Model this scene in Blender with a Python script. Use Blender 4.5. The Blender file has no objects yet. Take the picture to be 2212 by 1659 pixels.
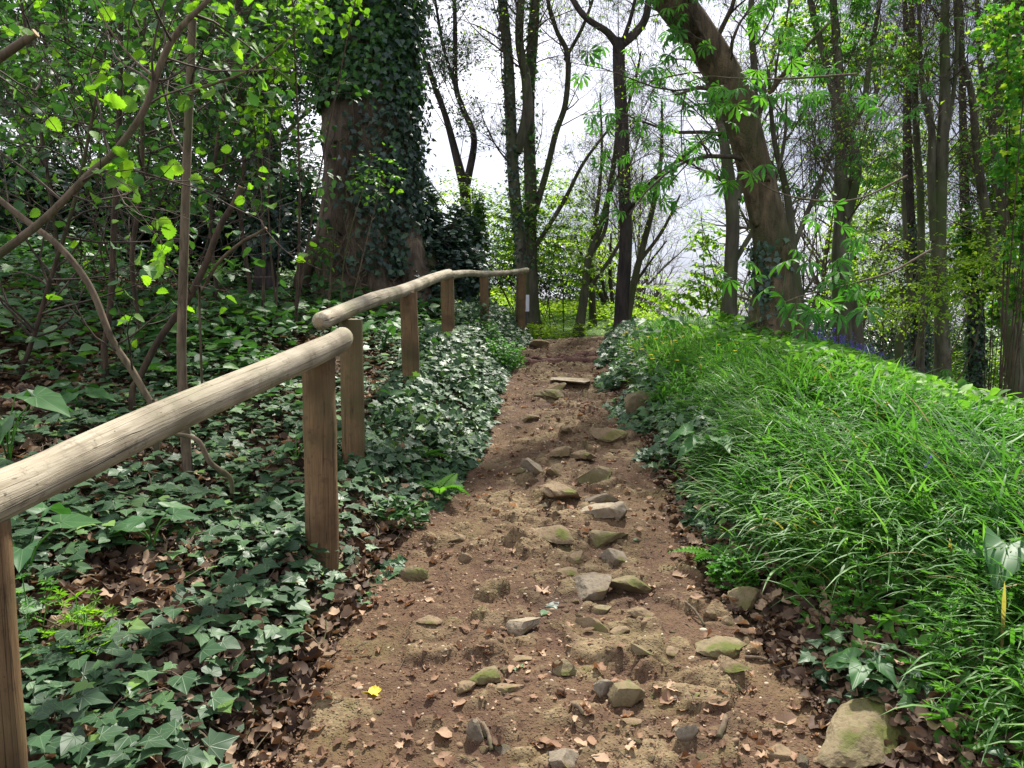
import bpy, bmesh, math, random
import numpy as np
from mathutils import Vector

# ------------------------------------------------------------------ camera, world, sun, exposure
SC = bpy.context.scene
COL = SC.collection
EYE, PITCH, FPX = 1.55, math.radians(5.0), 1670.0      # FPX: focal length in pixels of a 2212 px wide frame
cam_d = bpy.data.cameras.new('camera'); cam = bpy.data.objects.new('camera', cam_d); COL.objects.link(cam)
cam.location = (0, 0, EYE); cam.rotation_euler = (math.pi/2 - PITCH, 0, 0)
cam_d.sensor_width = 36; cam_d.lens = 36*FPX/2212; cam_d.clip_start = .05; cam_d.clip_end = 3000
SC.camera = cam

SUN_EL, SUN_AZ = math.radians(54), math.radians(20)    # azimuth from +Y towards +X: sun ahead, a little to the right
W = bpy.data.worlds.new('World'); SC.world = W; W.use_nodes = True
wt = W.node_tree; wt.nodes.clear()
def wn(t, **k):
    n = wt.nodes.new(t)
    for a, b in k.items(): setattr(n, a, b)
    return n
sky = wn('ShaderNodeTexSky', sky_type='NISHITA', sun_disc=False)
sky.sun_elevation = SUN_EL; sky.sun_rotation = SUN_AZ
bg1 = wn('ShaderNodeBackground'); bg1.inputs[1].default_value = .12
wt.links.new(sky.outputs[0], bg1.inputs[0])
tc = wn('ShaderNodeTexCoord'); mp = wn('ShaderNodeMapping'); mp.inputs['Scale'].default_value = (1, 1, 2.4)
nz = wn('ShaderNodeTexNoise'); nz.inputs['Scale'].default_value = 2.3; nz.inputs['Detail'].default_value = 7; nz.inputs['Roughness'].default_value = .55
wt.links.new(tc.outputs['Generated'], mp.inputs[0]); wt.links.new(mp.outputs[0], nz.inputs['Vector'])
sx = wn('ShaderNodeSeparateXYZ'); wt.links.new(tc.outputs['Generated'], sx.inputs[0]); mm = wn('ShaderNodeMath', operation='MULTIPLY_ADD'); mm.inputs[1].default_value = -.30; wt.links.new(sx.outputs[0], mm.inputs[0]); wt.links.new(nz.outputs[0], mm.inputs[2])
cr = wn('ShaderNodeValToRGB'); cr.color_ramp.elements[0].position = .36; cr.color_ramp.elements[0].color = (.27, .28, .35, 1)
cr.color_ramp.elements[1].position = .70; cr.color_ramp.elements[1].color = (.88, .87, .92, 1)
wt.links.new(mm.outputs[0], cr.inputs[0])
bg2 = wn('ShaderNodeBackground'); bg2.inputs[1].default_value = 1.0
wt.links.new(cr.outputs[0], bg2.inputs[0])
mxw = wn('ShaderNodeMixShader'); mxw.inputs[0].default_value = .9
wo = wn('ShaderNodeOutputWorld')
wt.links.new(bg1.outputs[0], mxw.inputs[1]); wt.links.new(bg2.outputs[0], mxw.inputs[2]); wt.links.new(mxw.outputs[0], wo.inputs[0])
sl = bpy.data.lights.new('sun', 'SUN'); sl.energy = 4.1; sl.angle = math.radians(2.5); sl.color = (1, .95, .86)
so = bpy.data.objects.new('sun', sl); COL.objects.link(so)
sd = Vector((math.sin(SUN_AZ)*math.cos(SUN_EL), math.cos(SUN_AZ)*math.cos(SUN_EL), math.sin(SUN_EL)))
so.rotation_euler = sd.to_track_quat('Z', 'Y').to_euler()
SC.view_settings.view_transform = 'Standard'; SC.view_settings.look = 'None'
SC.view_settings.exposure = 1.22; SC.view_settings.gamma = 1
SC.render.engine = 'CYCLES'
SC.cycles.max_bounces = 8; SC.cycles.diffuse_bounces = 4; SC.cycles.transmission_bounces = 4; SC.cycles.transparent_max_bounces = 4
SC.cycles.use_denoising = True

rng = np.random.default_rng(7)
U = rng.uniform
def R(a): return math.radians(a)

# ------------------------------------------------------------------ noise and terrain
def _h(ix, iy, s):
    n = (ix.astype(np.int64)*374761393 + iy.astype(np.int64)*668265263 + s*974711) & 0xffffffff
    n = ((n ^ (n >> 13))*1274126177) & 0xffffffff
    return ((n ^ (n >> 16)) & 0xffff)/65535.0
def vn(x, y, s=0):
    x = np.asarray(x, float); y = np.asarray(y, float)
    ix = np.floor(x); iy = np.floor(y); fx = x-ix; fy = y-iy
    fx = fx*fx*(3-2*fx); fy = fy*fy*(3-2*fy)
    a = _h(ix, iy, s); b = _h(ix+1, iy, s); c = _h(ix, iy+1, s); d = _h(ix+1, iy+1, s)
    return (a*(1-fx)+b*fx)*(1-fy)+(c*(1-fx)+d*fx)*fy - .5
def fbm(x, y, o=4, s=0, g=.5):
    t = 0; a = 1; 
    for k in range(o):
        t = t + a*vn(x*2**k+13.7*k, y*2**k-7.1*k, s+k); a *= g
    return t
def ss(t): t = np.clip(t, 0, 1); return t*t*(3-2*t)
def ip(y, pts): return np.interp(y, [p[0] for p in pts], [p[1] for p in pts])
def smooth_ip(y, pts):
    y = np.asarray(y, float); return (ip(y-.35, pts)+ip(y, pts)*2+ip(y+.35, pts))/4
ZP = [(-10, -.9), (0, -.02), (2.4, .34), (3.1, .43), (4.7, .69), (6.5, .94), (8.5, 1.13), (9.6, 1.22), (11, 1.215), (13, 1.15), (17, 1.1), (22, .9), (60, -7), (120, -12), (900, -14)]
XC = [(-10, .2), (2.4, .15), (3.1, .1), (4.7, .28), (6.5, .31), (8.5, .5), (10, .78), (11, 1.15), (12, 1.9), (13, 3.1), (14, 4.6), (15, 6)]
WD = [(-10, .95), (2.1, .86), (3.1, .75), (4.7, .60), (6.5, .53), (8.5, .58), (11, .68), (14, .8)]
BC = [(-10, .2), (2.4, .15), (3.1, .1), (4.7, .28), (6.5, .31), (8.5, .5), (10, .75), (14, .9), (900, 1)]
def xc(y): return smooth_ip(y, XC)
def wd(y): return smooth_ip(y, WD)
def H(x, y):
    x = np.asarray(x, float); y = np.asarray(y, float)
    z = smooth_ip(y, ZP); c = smooth_ip(y, BC); w = wd(np.minimum(y, 11))
    sl_ = c-w-x; sr = x-c-w
    L = np.where(sl_ > 0, .10*ss(sl_/.25)+.20*np.minimum(np.maximum(sl_, 0), 4)+.13*np.clip(sl_-4, 0, 14), 0)
    e = np.maximum(sr-.5, 0)
    RR = np.where(sr > 0, .10*ss(sr/.2)+.24*ss(sr/1.0)*(1-.5*ss((y-4.5)/3.5))-.145*np.minimum(e, 9)**1.5*(.45+.55*ss((y-2.5)/4))-.12*np.maximum(e-9, 0), 0)
    far = 1-ss((y-30)/60)
    z = z+(L+RR)*far
    z = z+.55*ss((y-11.3)/4)*ss((2.9-x)/1.6)*far
    off = np.minimum(np.maximum(sl_, sr), 1)
    z = z+.10*fbm(x*.9, y*.9, 3, 5)*ss(off*1.5)+.02*fbm(x*5, y*5, 3, 9)*ss(off*3+.3)
    return z
def worley(x, y, s=0):
    x = np.asarray(x, float); y = np.asarray(y, float); ix = np.floor(x); iy = np.floor(y); f1 = np.full(x.shape, 9.); f2 = np.full(x.shape, 9.); rid = np.zeros(x.shape); gx = np.zeros(x.shape); gy = np.zeros(x.shape)
    for a in (-1, 0, 1):
        for b in (-1, 0, 1):
            cx = ix+a; cy = iy+b; px = cx+.1+.8*_h(cx, cy, s+1); py_ = cy+.1+.8*_h(cx, cy, s+2); d = np.maximum(np.hypot(x-px, y-py_), 1e-6); r_ = _h(cx, cy, s+3); n = d < f1
            f2 = np.where(n, f1, np.minimum(f2, d)); f1 = np.where(n, d, f1); rid = np.where(n, r_, rid); gx = np.where(n, x-px, gx); gy = np.where(n, y-py_, gy)
    return f1, f2, rid, gx, gy
def ledges(x, y):
    x = np.asarray(x, float); y = np.asarray(y, float); m0 = np.exp(-((x-xc(y)-.12*np.sin(y*1.3)-.05)/(.42*wd(y)))**2)
    wx = x+.05*fbm(x*7, y*7, 2, 301); wy = y+.05*fbm(x*7+9, y*7, 2, 302); tot = 0*x; mk = 0*x
    for sc_, am, sd_, th in ((5.2, .038, 310, .69), (11., .022, 330, .62)):
        f1, f2, rid, gx, gy = worley(wx*sc_, wy*sc_*1.5, sd_); on = ss((rid+.38*(m0-.6)+.5*fbm(x*1.7, y*1.7, 2, sd_)-th)/.08)
        k = on*ss((f2-f1)/.30); tot = tot+k*am*(.35+.65*((rid*7.3) % 1)+.55*(gx*np.cos(rid*40)+gy*np.sin(rid*40)*.8+.25*gy)); mk = np.maximum(mk, k)
    return tot, mk
def PH(x, y):      # walked surface of the path
    z = H(x, y)
    z = z+.028*fbm(x*3.1, y*3.1, 3, 21)+.016*fbm(x*11, y*11, 3, 31)+.010*np.abs(fbm(x*26, y*26, 2, 41))
    z = z+ledges(x, y)[0]
    for y0, a, k in ((3.35, .02, 0), (4.95, .022, 1.), (6.3, .015, 2.), (8.9, .045, 3.), (9.35, .03, 5)):
        z = z+a*(ss((y-y0-.5*fbm(x*2.2, y*0+k, 3, 50))/.16)-ss((y-y0+.55)/1.1))
    return z
def inpath(x, y, m=0): return (np.abs(x-xc(y)) < wd(y)+m) & (y < 13.5)
def at(u, v, d):   # world point on the plane y = d behind photo point (u, v) (2212 px frame)
    a = (u-1106)/FPX; b = -(v-829.5)/FPX
    dy = math.cos(PITCH)+b*math.sin(PITCH); dz = -math.sin(PITCH)+b*math.cos(PITCH)
    return np.array([a*d/dy, d, EYE+dz*d/dy])
def ground(u, v, dmin=.9, f=None):
    d = dmin*np.exp(np.linspace(0, math.log(60/dmin), 1500))
    a = (u-1106)/FPX; b = -(v-829.5)/FPX
    dy = math.cos(PITCH)+b*math.sin(PITCH); dz = -math.sin(PITCH)+b*math.cos(PITCH)
    x = a*d/dy; z = EYE+dz*d/dy; k = np.nonzero(z < (f or H)(x, d))[0]
    k = k[0] if len(k) else 900
    return np.array([x[k], d[k], float((f or H)(x[k], d[k]))])

# ------------------------------------------------------------------ mesh building
class Geo:
    def __init__(s): s.v = []; s.f = []; s.uv = []; s.r = []; s.m = []; s.n = 0
    def add(s, V, F, UV=None, rnd=0., mat=0):
        V = np.asarray(V, np.float32).reshape(-1, 3); F = np.asarray(F, np.int32).reshape(-1, 3)
        s.v.append(V); s.f.append(F+s.n); s.n += len(V)
        s.uv.append(np.zeros((len(V), 2), np.float32) if UV is None else np.asarray(UV, np.float32).reshape(-1, 2))
        s.r.append(np.broadcast_to(np.asarray(rnd, np.float32), (len(V),)).copy())
        s.m.append(np.full(len(F), mat, np.int32))
    def build(s, name, mats, parent=None, smooth=True):
        V = np.concatenate(s.v); F = np.concatenate(s.f)
        me = bpy.data.meshes.new(name); me.vertices.add(len(V)); me.vertices.foreach_set('co', V.ravel())
        me.loops.add(F.size); me.loops.foreach_set('vertex_index', F.ravel())
        me.polygons.add(len(F)); me.polygons.foreach_set('loop_start', np.arange(0, F.size, 3, dtype=np.int32))
        try: me.polygons.foreach_set('loop_total', np.full(len(F), 3, np.int32))
        except Exception: pass
        me.polygons.foreach_set('material_index', np.concatenate(s.m))
        me.polygons.foreach_set('use_smooth', np.full(len(F), smooth))
        uv = np.concatenate(s.uv); l = me.uv_layers.new(name='UVMap'); l.data.foreach_set('uv', uv[F.ravel()].ravel())
        a = me.attributes.new('rnd', 'FLOAT', 'POINT'); a.data.foreach_set('value', np.concatenate(s.r))
        me.update(calc_edges=True)
        for m in (mats if isinstance(mats, (list, tuple)) else [mats]): me.materials.append(m)
        o = bpy.data.objects.new(name, me); COL.objects.link(o)
        if parent is not None: o.parent = parent
        return o
def tag(o, label=None, cat=None, group=None, kind=None):
    for k, v in (('label', label), ('category', cat), ('group', group), ('kind', kind)):
        if v: o[k] = v
    return o
def empty(name, loc, label, cat, group=None):
    o = bpy.data.objects.new(name, None); COL.objects.link(o); o.location = [float(q) for q in loc]; o.empty_display_size = .1
    return tag(o, label, cat, group)
def settle(root):   # parts were modelled in world space: keep them there under a root that stands at the base
    bpy.context.view_layer.update()
    for c in root.children: c.matrix_parent_inverse = root.matrix_world.inverted()
def nrm(a): return a/np.maximum(np.linalg.norm(a, axis=-1, keepdims=True), 1e-9)

def tubes(g, P, Rd, sides=6, rnd=None, mat=0, uvs=1., cap=False):
    """P (N,k,3) polylines, Rd (N,k) radii -> tubes"""
    P = np.asarray(P, float); Rd = np.asarray(Rd, float)
    if P.ndim == 2: P = P[None]; Rd = Rd[None]
    N, k, _ = P.shape
    if N == 0: return
    T = np.empty_like(P); T[:, 1:-1] = P[:, 2:]-P[:, :-2]; T[:, 0] = P[:, 1]-P[:, 0]; T[:, -1] = P[:, -1]-P[:, -2]
    T = nrm(T); mt = nrm(P[:, -1]-P[:, 0]); ref = np.where(np.abs(mt[:, 2:3]) > .7, [[0., 1, 0]], [[0., 0, 1]])
    ref = np.repeat(ref[:, None], k, 1); A = nrm(np.cross(T, ref)); B = np.cross(T, A)
    th = np.arange(sides+1)/sides*2*math.pi
    V = P[:, :, None]+Rd[:, :, None, None]*(np.cos(th)[None, None, :, None]*A[:, :, None]+np.sin(th)[None, None, :, None]*B[:, :, None])
    Ln = np.concatenate([np.zeros((N, 1)), np.cumsum(np.linalg.norm(np.diff(P, axis=1), axis=2), 1)], 1)
    UV = np.stack(np.broadcast_arrays((th/(2*math.pi))[None, None, :], Ln[:, :, None]*uvs), -1)
    s1 = sides+1; i = np.arange(k-1)[:, None]*s1+np.arange(sides)[None]; i = i.ravel()
    F = np.concatenate([np.stack([i, i+1, i+s1], 1), np.stack([i+1, i+s1+1, i+s1], 1)])
    if cap:
        e = (k-1)*s1; F = np.concatenate([F, [[e, e+j, e+j+1] for j in range(1, sides-1)], [[0, j+1, j] for j in range(1, sides-1)]])
    Fall = (F[None]+(np.arange(N)*k*s1)[:, None, None]).reshape(-1, 3)
    r = np.repeat(U(0, 1, N) if rnd is None else np.broadcast_to(rnd, (N,)), k*s1)
    g.add(V, Fall, UV, r, mat)

def catmull(pts, n):
    p = np.asarray(pts, float); p = np.vstack([2*p[0]-p[1], p, 2*p[-1]-p[-2]])
    m = len(p)-3; t = np.linspace(0, m-1e-6, n); i = t.astype(int); f = (t-i)[:, None]
    a, b, c, d = p[i], p[i+1], p[i+2], p[i+3]
    return .5*((2*b)+(c-a)*f+(2*a-5*b+4*c-d)*f**2+(3*b-a-3*c+d)*f**3)

def grow(P, Rd, n, length, angle, k=6, up=.15, wob=.25, t0=.25, rf=.55, rmin=.0015, bias=None, t1=.98, maxr=9):
    """n children over the polylines P (N,k0,3)"""
    N, k0, _ = P.shape
    ln = np.linalg.norm(P[:, -1]-P[:, 0], axis=1); pi = rng.choice(N, n, p=ln/ln.sum()); t = U(t0, t1, n)
    f = t*(k0-1); i = np.minimum(f.astype(int), k0-2); f = (f-i)[:, None]
    base = P[pi, i]*(1-f)+P[pi, i+1]*f; tan = nrm(P[pi, i+1]-P[pi, i]); pr = Rd[pi, i]*(1-f[:, 0])+Rd[pi, i+1]*f[:, 0]
    q = nrm(np.cross(tan, rng.normal(size=(n, 3)))); an = np.radians(U(angle[0], angle[1], n))[:, None]
    D = nrm(tan*np.cos(an)+q*np.sin(an)+(0 if bias is None else np.asarray(bias)))
    L = U(length[0], length[1], n)*(1.15-.6*t); st = (L/(k-1))[:, None]
    out = [base]; cur = D
    w = rng.normal(size=(n, 3))*wob*.5
    for j in range(k-1):
        cur = nrm(cur+w+rng.normal(size=(n, 3))*wob*.5+np.array([0, 0, up])); out.append(out[-1]+cur*st)
    C = np.stack(out, 1)
    r0 = np.minimum(np.maximum(pr*rf, rmin), maxr)[:, None]; rr = r0*(1-np.linspace(0, .85, k)[None])+rmin*.3
    return C, rr

# leaf templates: (verts, tris, uv) ; base at origin, tip towards +Y, normal +Z, length about 1
def fan(outline, z=None, centre=(0, .35)):
    o = np.asarray(outline, float); n = len(o); c = np.array([centre])
    p = np.vstack([c, o]); zz = np.zeros(len(p)) if z is None else np.array([z(a, b) for a, b in p])
    V = np.column_stack([p, zz]); F = [[0, 1+i, 1+(i+1) % n] for i in range(n)]
    return V, np.array(F), p.copy()
def sym(h): return h+[(-a, b) for a, b in h[::-1] if abs(a) > 1e-6]
IVY = fan(sym([(0, 0), (.12, -.10), (.34, -.16), (.33, .05), (.62, .22), (.36, .36), (.30, .52), (.14, .72), (0, 1.0)]), lambda x, y: .10*abs(x)-.22*(x*x)-.18*max(y-.3, 0)**2-.05, (0, .22))
IVY2 = fan(sym([(0, 0), (.16, -.12), (.36, -.06), (.46, .14), (.40, .30), (.32, .50), (.16, .74), (0, .95)]), lambda x, y: .16*abs(x)-.3*x*x-.12*y*y, (0, .25))
def serr(w, n=11, j=.035, tip=1.):
    h = [(0, 0)]
    for i in range(1, n):
        t = i/n; x = w*math.sin(math.pi*t**.8)**.75; h.append((x+(j if i % 2 else -j)*(.4+w), t*tip))
    return sym(h+[(0, tip)])
HAZEL = fan(serr(.42, 13, .045), lambda x, y: .22*abs(x)-.25*y*y+.02*math.sin(y*22), (0, .45))
BEECH = fan(serr(.30, 7, .01), lambda x, y: .25*abs(x)-.15*y*y, (0, .45))
SIMPLE = (np.array([[0, 0, 0], [.28, .45, .08], [0, 1, -.1], [-.28, .45, .08]]), np.array([[0, 1, 2], [0, 2, 3]]), np.array([[0, 0], [.28, .45], [0, 1], [-.28, .45]]))
HOLLY = fan(sym([(0, 0), (.16, .12), (.20, .28), (.26, .30), (.22, .48), (.26, .60), (.14, .76), (0, 1)]), lambda x, y: .5*abs(x), (0, .45))
def dead(seed):
    q = np.random.default_rng(seed); a, b, c, e = q.uniform(.2, .9), q.uniform(-.5, .6), q.uniform(0, 6), q.uniform(.5, 1.5)
    V, F, uv = fan(serr(.36, 8, .03), None, (0, .45))
    V = V.copy(); x, y = V[:, 0], V[:, 1]
    V[:, 2] = a*np.abs(x)*e+b*(y-.5)**2+.07*np.sin(y*9+c)+.07*np.sin(x*13+c*2)
    V[:, 0] *= 1-.35*a; return V, F, uv
DEAD = [dead(k) for k in range(6)]
MAPLEH = [(0, 0), (.10, -.02), (.34, -.10), (.40, .06), (.66, .18), (.52, .30), (.60, .52), (.40, .46), (.26, .52), (.28, .74), (.14, .78), (0, 1.02)]
MAPLE = fan(sym(MAPLEH), lambda x, y: .12*abs(x)+.09*math.sin(x*9)+.06*math.sin(y*11), (0, .3))
ARUM = fan(sym([(0, .04), (.10, -.22), (.30, -.34), (.36, -.14), (.34, .10), (.32, .32), (.24, .56), (.12, .80), (0, 1)]), lambda x, y: .3*abs(x)-.25*y*y+.05*math.sin(y*9+x*5), (0, .12))
def palmate(n=7):
    V = []; F = []; UV = []; k = 0
    for i in range(n):
        a = math.radians(-105+210*i/(n-1)); L = .62+.38*math.cos(a*.8)
        o = sym([(0, .02), (.045, .3), (.13, .62), (.12, .80), (0, 1)])
        v, f, uv = fan(o, lambda x, y: .5*abs(x)-.38*y*y-.04, (0, .6))
        v = v*L; c, s = math.cos(-a), math.sin(-a)
        v = np.column_stack([v[:, 0]*c-v[:, 1]*s, v[:, 0]*s+v[:, 1]*c, v[:, 2]]); V.append(v); F.append(f+k); UV.append(uv); k += len(v)
    return np.vstack(V), np.vstack(F), np.vstack(UV)
CHEST = palmate(7)
def pinnate(n=9, w=.3):
    V = []; F = []; UV = []; k = 0
    for i in range(n):
        t = .12+.85*i/n
        for s_ in (-1, 1):
            L = w*(1-t)**.6*(1.1 if i else .7); a = s_*math.radians(62)
            v, f, uv = SIMPLE; v = v*np.array([L*.8, L, L]); c, q = math.cos(-a), math.sin(-a)
            v = np.column_stack([v[:, 0]*c-v[:, 1]*q, v[:, 0]*q+v[:, 1]*c+t, v[:, 2]-.3*t*t]); V.append(v); F.append(f+k); UV.append(uv); k += 4
    return np.vstack(V), np.vstack(F), np.vstack(UV)
FERN = pinnate(11, .34)
def whorl(n=7):
    V = []; F = []; UV = []; k = 0
    for i in range(n):
        a = 2*math.pi*i/n; v, f, uv = SIMPLE; v = v*np.array([.35, 1, 1]); c, q = math.cos(a), math.sin(a)
        v = np.column_stack([v[:, 0]*c-v[:, 1]*q, v[:, 0]*q+v[:, 1]*c, v[:, 2]+.25*np.hypot(v[:, 0], v[:, 1])]); V.append(v); F.append(f+k); UV.append(uv); k += 4
    return np.vstack(V), np.vstack(F), np.vstack(UV)
WHORL = whorl()

def frames(Y, Zu):
    Y = nrm(Y); X = nrm(np.cross(Y, Zu)); Z = np.cross(X, Y); return np.stack([X, Y, Z], -1)
def leaves(g, tmpl, pos, Y, Zu, size, rnd=None, mat=0, jx=.15):
    V, F, uv = tmpl; N = len(pos)
    if N == 0: return
    M = frames(Y, Zu); sz = np.broadcast_to(size, (N,))
    S = np.stack([sz*U(1-jx, 1+jx, N), sz, sz*U(.5, 2.0, N)], -1)
    W_ = np.einsum('nij,nvj->nvi', M, V[None]*S[:, None])+np.asarray(pos)[:, None]
    FF = (F[None]+(np.arange(N)*len(V))[:, None, None]).reshape(-1, 3)
    r = U(0, 1, N) if rnd is None else rnd
    g.add(W_, FF, np.tile(uv, (N, 1)), np.repeat(r, len(V)), mat)
def rdir(n, tilt=(0, 40)):   # normals tilted away from straight up
    a = U(0, 2*math.pi, n); t = np.radians(U(tilt[0], tilt[1], n))
    return np.stack([np.sin(t)*np.cos(a), np.sin(t)*np.sin(a), np.cos(t)], -1)
def hdir(n, up=(-.3, .3)):
    a = U(0, 2*math.pi, n); return nrm(np.stack([np.cos(a), np.sin(a), U(up[0], up[1], n)], -1))

def icos(sub):
    b = bmesh.new(); bmesh.ops.create_icosphere(b, subdivisions=sub, radius=1)
    V = np.array([v.co[:] for v in b.verts]); F = np.array([[v.index for v in f.verts] for f in b.faces]); b.free(); return V, F
ICO = {k: icos(k) for k in (2, 3, 4, 5)}
def n3(p, f, s): return fbm(p[:, 0]*f+p[:, 2]*f*.7, p[:, 1]*f-p[:, 2]*f*.6+3, 4, s)
def rock(sx, sy, sz, seed, sub=3, cuts=9, rough=.10):
    cuts = int(cuts*1.5); q = np.random.default_rng(seed); V, F = ICO[sub]; V = V.copy()
    for _ in range(cuts):
        n = nrm(q.normal(size=3)); h = q.uniform(.30, .78); d = V@n-h; V = V-np.outer(np.maximum(d, 0)*.93, n)
    V = V*(1+rough*n3(V*1., 2.2, seed)[:, None]+rough*.7*n3(V, 7, seed+3)[:, None])
    return V*np.array([sx, sy, sz]), F

# ------------------------------------------------------------------ materials
class NT:
    def __init__(s, name):
        s.m = bpy.data.materials.new(name); s.m.use_nodes = True; s.t = s.m.node_tree; s.t.nodes.clear()
        s.out = s.n('ShaderNodeOutputMaterial')
    def n(s, t, ins=None, **k):
        x = s.t.nodes.new(t)
        for a, b in k.items(): setattr(x, a, b)
        for a, b in (ins or {}).items():
            if isinstance(b, bpy.types.NodeSocket): s.t.links.new(b, x.inputs[a])
            else:
                if isinstance(b, tuple) and len(b) == 3 and x.inputs[a].type == 'RGBA': b = b+(1,)
                x.inputs[a].default_value = b
        return x
    def noise(s, vec, scale, detail=4, rough=.55, dist=0):
        i = {'Scale': scale, 'Detail': detail, 'Roughness': rough, 'Distortion': dist}
        if vec is not None: i['Vector'] = vec
        return s.n('ShaderNodeTexNoise', i).outputs[0]
    def ramp(s, f, stops, interp='LINEAR'):
        r = s.n('ShaderNodeValToRGB', {0: f}); e = r.color_ramp.elements; r.color_ramp.interpolation = interp
        while len(e) < len(stops): e.new(.5)
        for k, (p, c) in enumerate(stops): e[k].position = p; e[k].color = tuple(c)+(1,) if len(c) == 3 else c
        return r.outputs[0]
    def mix(s, f, a, b, mode='MIX'):
        x = s.n('ShaderNodeMix', data_type='RGBA', blend_type=mode)
        for i, q in ((0, f), (6, a), (7, b)):
            if isinstance(q, bpy.types.NodeSocket): s.t.links.new(q, x.inputs[i])
            else: x.inputs[i].default_value = q if i == 0 or len(q) == 4 else tuple(q)+(1,)
        return x.outputs[2]
    def math(s, op, a, b=0., c=0.):
        return s.n('ShaderNodeMath', {0: a, 1: b, 2: c}, operation=op).outputs[0]
    def attr(s, name='rnd'): return s.n('ShaderNodeAttribute', attribute_name=name).outputs['Fac']
    def obj(s): return s.n('ShaderNodeTexCoord').outputs['Object']
    def gen(s, scale):
        return s.n('ShaderNodeMapping', {0: s.n('ShaderNodeTexCoord').outputs['Object'], 'Scale': scale}).outputs[0]
    def uv(s, scale=(1, 1, 1)):
        return s.n('ShaderNodeMapping', {0: s.n('ShaderNodeTexCoord').outputs['UV'], 'Scale': scale}).outputs[0]
    def bump(s, h, st, dist=.01, nrm_=None):
        i = {'Height': h, 'Strength': st, 'Distance': dist}
        if nrm_ is not None: i['Normal'] = nrm_
        return s.n('ShaderNodeBump', i).outputs[0]
    def surf(s, col, rough=.8, spec=.3, normal=None, transl=None, tf=.4, coat=0):
        i = {'Base Color': col, 'Roughness': rough, 'Specular IOR Level': spec}
        if normal is not None: i['Normal'] = normal
        p = s.n('ShaderNodeBsdfPrincipled', i)
        if not isinstance(col, bpy.types.NodeSocket): p.inputs['Base Color'].default_value = tuple(col)+(1,)
        o = p.outputs[0]
        if transl is not None:
            ti = {'Color': transl}
            if normal is not None: ti['Normal'] = normal
            t = s.n('ShaderNodeBsdfTranslucent', ti)
            o = s.n('ShaderNodeMixShader', {0: tf, 1: o, 2: t.outputs[0]}).outputs[0]
        s.t.links.new(o, s.out.inputs[0]); return s.m

def leafmat(name, stops, rough=.45, spec=.4, tf=.4, tcol=(1.5, 1.7, .7), vein=None, vstr=.35, tgain=1.):
    n = NT(name); c = n.ramp(n.attr(), stops)
    c = n.mix(.35, c, n.ramp(n.noise(n.obj(), 9, 2), [(.3, (.55, .55, .55)), (.7, (1.35, 1.35, 1.35))]), 'MULTIPLY')
    nm = None
    if vein:
        s = n.n('ShaderNodeSeparateXYZ', {0: n.n('ShaderNodeTexCoord').outputs['UV']}); x, y = s.outputs[0], s.outputs[1]
        ax = n.math('ABSOLUTE', x)
        if vein == 'palm':
            an = n.math('ARCTAN2', ax, y); a = None
            for th in (0, .62, 1.25, 1.95):
                d = n.math('ABSOLUTE', n.math('SUBTRACT', an, th)); a = d if a is None else n.math('MINIMUM', a, d)
            rr = n.math('SQRT', n.math('ADD', n.math('MULTIPLY', x, x), n.math('MULTIPLY', y, y)))
            dist = n.math('MULTIPLY', a, rr)
            v = n.ramp(dist, [(.0, (1, 1, 1)), (.022, (0, 0, 0))])
        else:
            w = n.math('FRACT', n.math('MULTIPLY', n.math('SUBTRACT', y, n.math('MULTIPLY', ax, .75)), 9))
            w = n.math('ABSOLUTE', n.math('SUBTRACT', w, .5))
            v = n.ramp(n.math('MINIMUM', n.math('MULTIPLY', w, .22), ax), [(0, (1, 1, 1)), (.025, (0, 0, 0))])
        c = n.mix(n.math('MULTIPLY', v, vstr), c, n.mix(.5, c, (.45, .55, .32)))
        nm = n.bump(v, .35, .002)
    t = n.mix(1., c, tuple(tcol), 'MULTIPLY')
    return n.surf(c, rough, spec, nm, t, tf)

G3 = lambda a, b, c: [(0, a), (.5, b), (1, c)]
M = {}
M['ivy'] = leafmat('ivy_leaf', [(0, (.020, .055, .022)), (.55, (.040, .095, .038)), (.82, (.060, .13, .050)), (.93, (.09, .18, .06)), (1, (.16, .28, .06))], .46, .30, .2, vein='palm', vstr=.28)
M['ivy_dark'] = leafmat('dark_ivy_leaf', [(0, (.022, .048, .036)), (.7, (.042, .085, .056)), (1, (.07, .14, .06))], .40, .55, .18)
M['ivy_sky_gloss'] = leafmat('sky_gloss_ivy_leaf', [(0, (.05, .085, .07)), (.7, (.085, .135, .11)), (1, (.12, .19, .12))], .45, .6, .2)  # ivy made lighter and bluer: sky gloss put into the leaf colour
M['holly'] = leafmat('evergreen_leaf', [(0, (.022, .044, .040)), (.7, (.040, .074, .060)), (1, (.06, .11, .06))], .42, .55, .18)
M['hazel'] = leafmat('hazel_leaf', [(0, (.09, .20, .025)), (.6, (.13, .28, .025)), (1, (.20, .36, .03))], .5, .3, .55, (1.5, 1.65, .5), vein='side', vstr=.3)
M['fresh'] = leafmat('fresh_leaf', [(0, (.13, .24, .03)), (.6, (.22, .35, .05)), (1, (.33, .46, .08))], .5, .3, .6, (1.5, 1.55, .5))
M['mid'] = leafmat('mid_green_leaf', [(0, (.030, .085, .030)), (.6, (.052, .14, .038)), (1, (.10, .22, .04))], .5, .3, .3)
M['chest'] = leafmat('chestnut_leaf', [(0, (.04, .15, .03)), (.6, (.065, .21, .035)), (1, (.12, .31, .04))], .5, .3, .5, (1.4, 1.6, .5), vein='side', vstr=.25)
M['grass'] = leafmat('grass_blade', [(0, (.028, .088, .026)), (.45, (.075, .19, .045)), (.8, (.135, .28, .065)), (.95, (.23, .37, .12)), (.97, (.40, .36, .15)), (1, (.34, .25, .11))], .50, .32, .42, (1.3, 1.6, .5))
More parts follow.
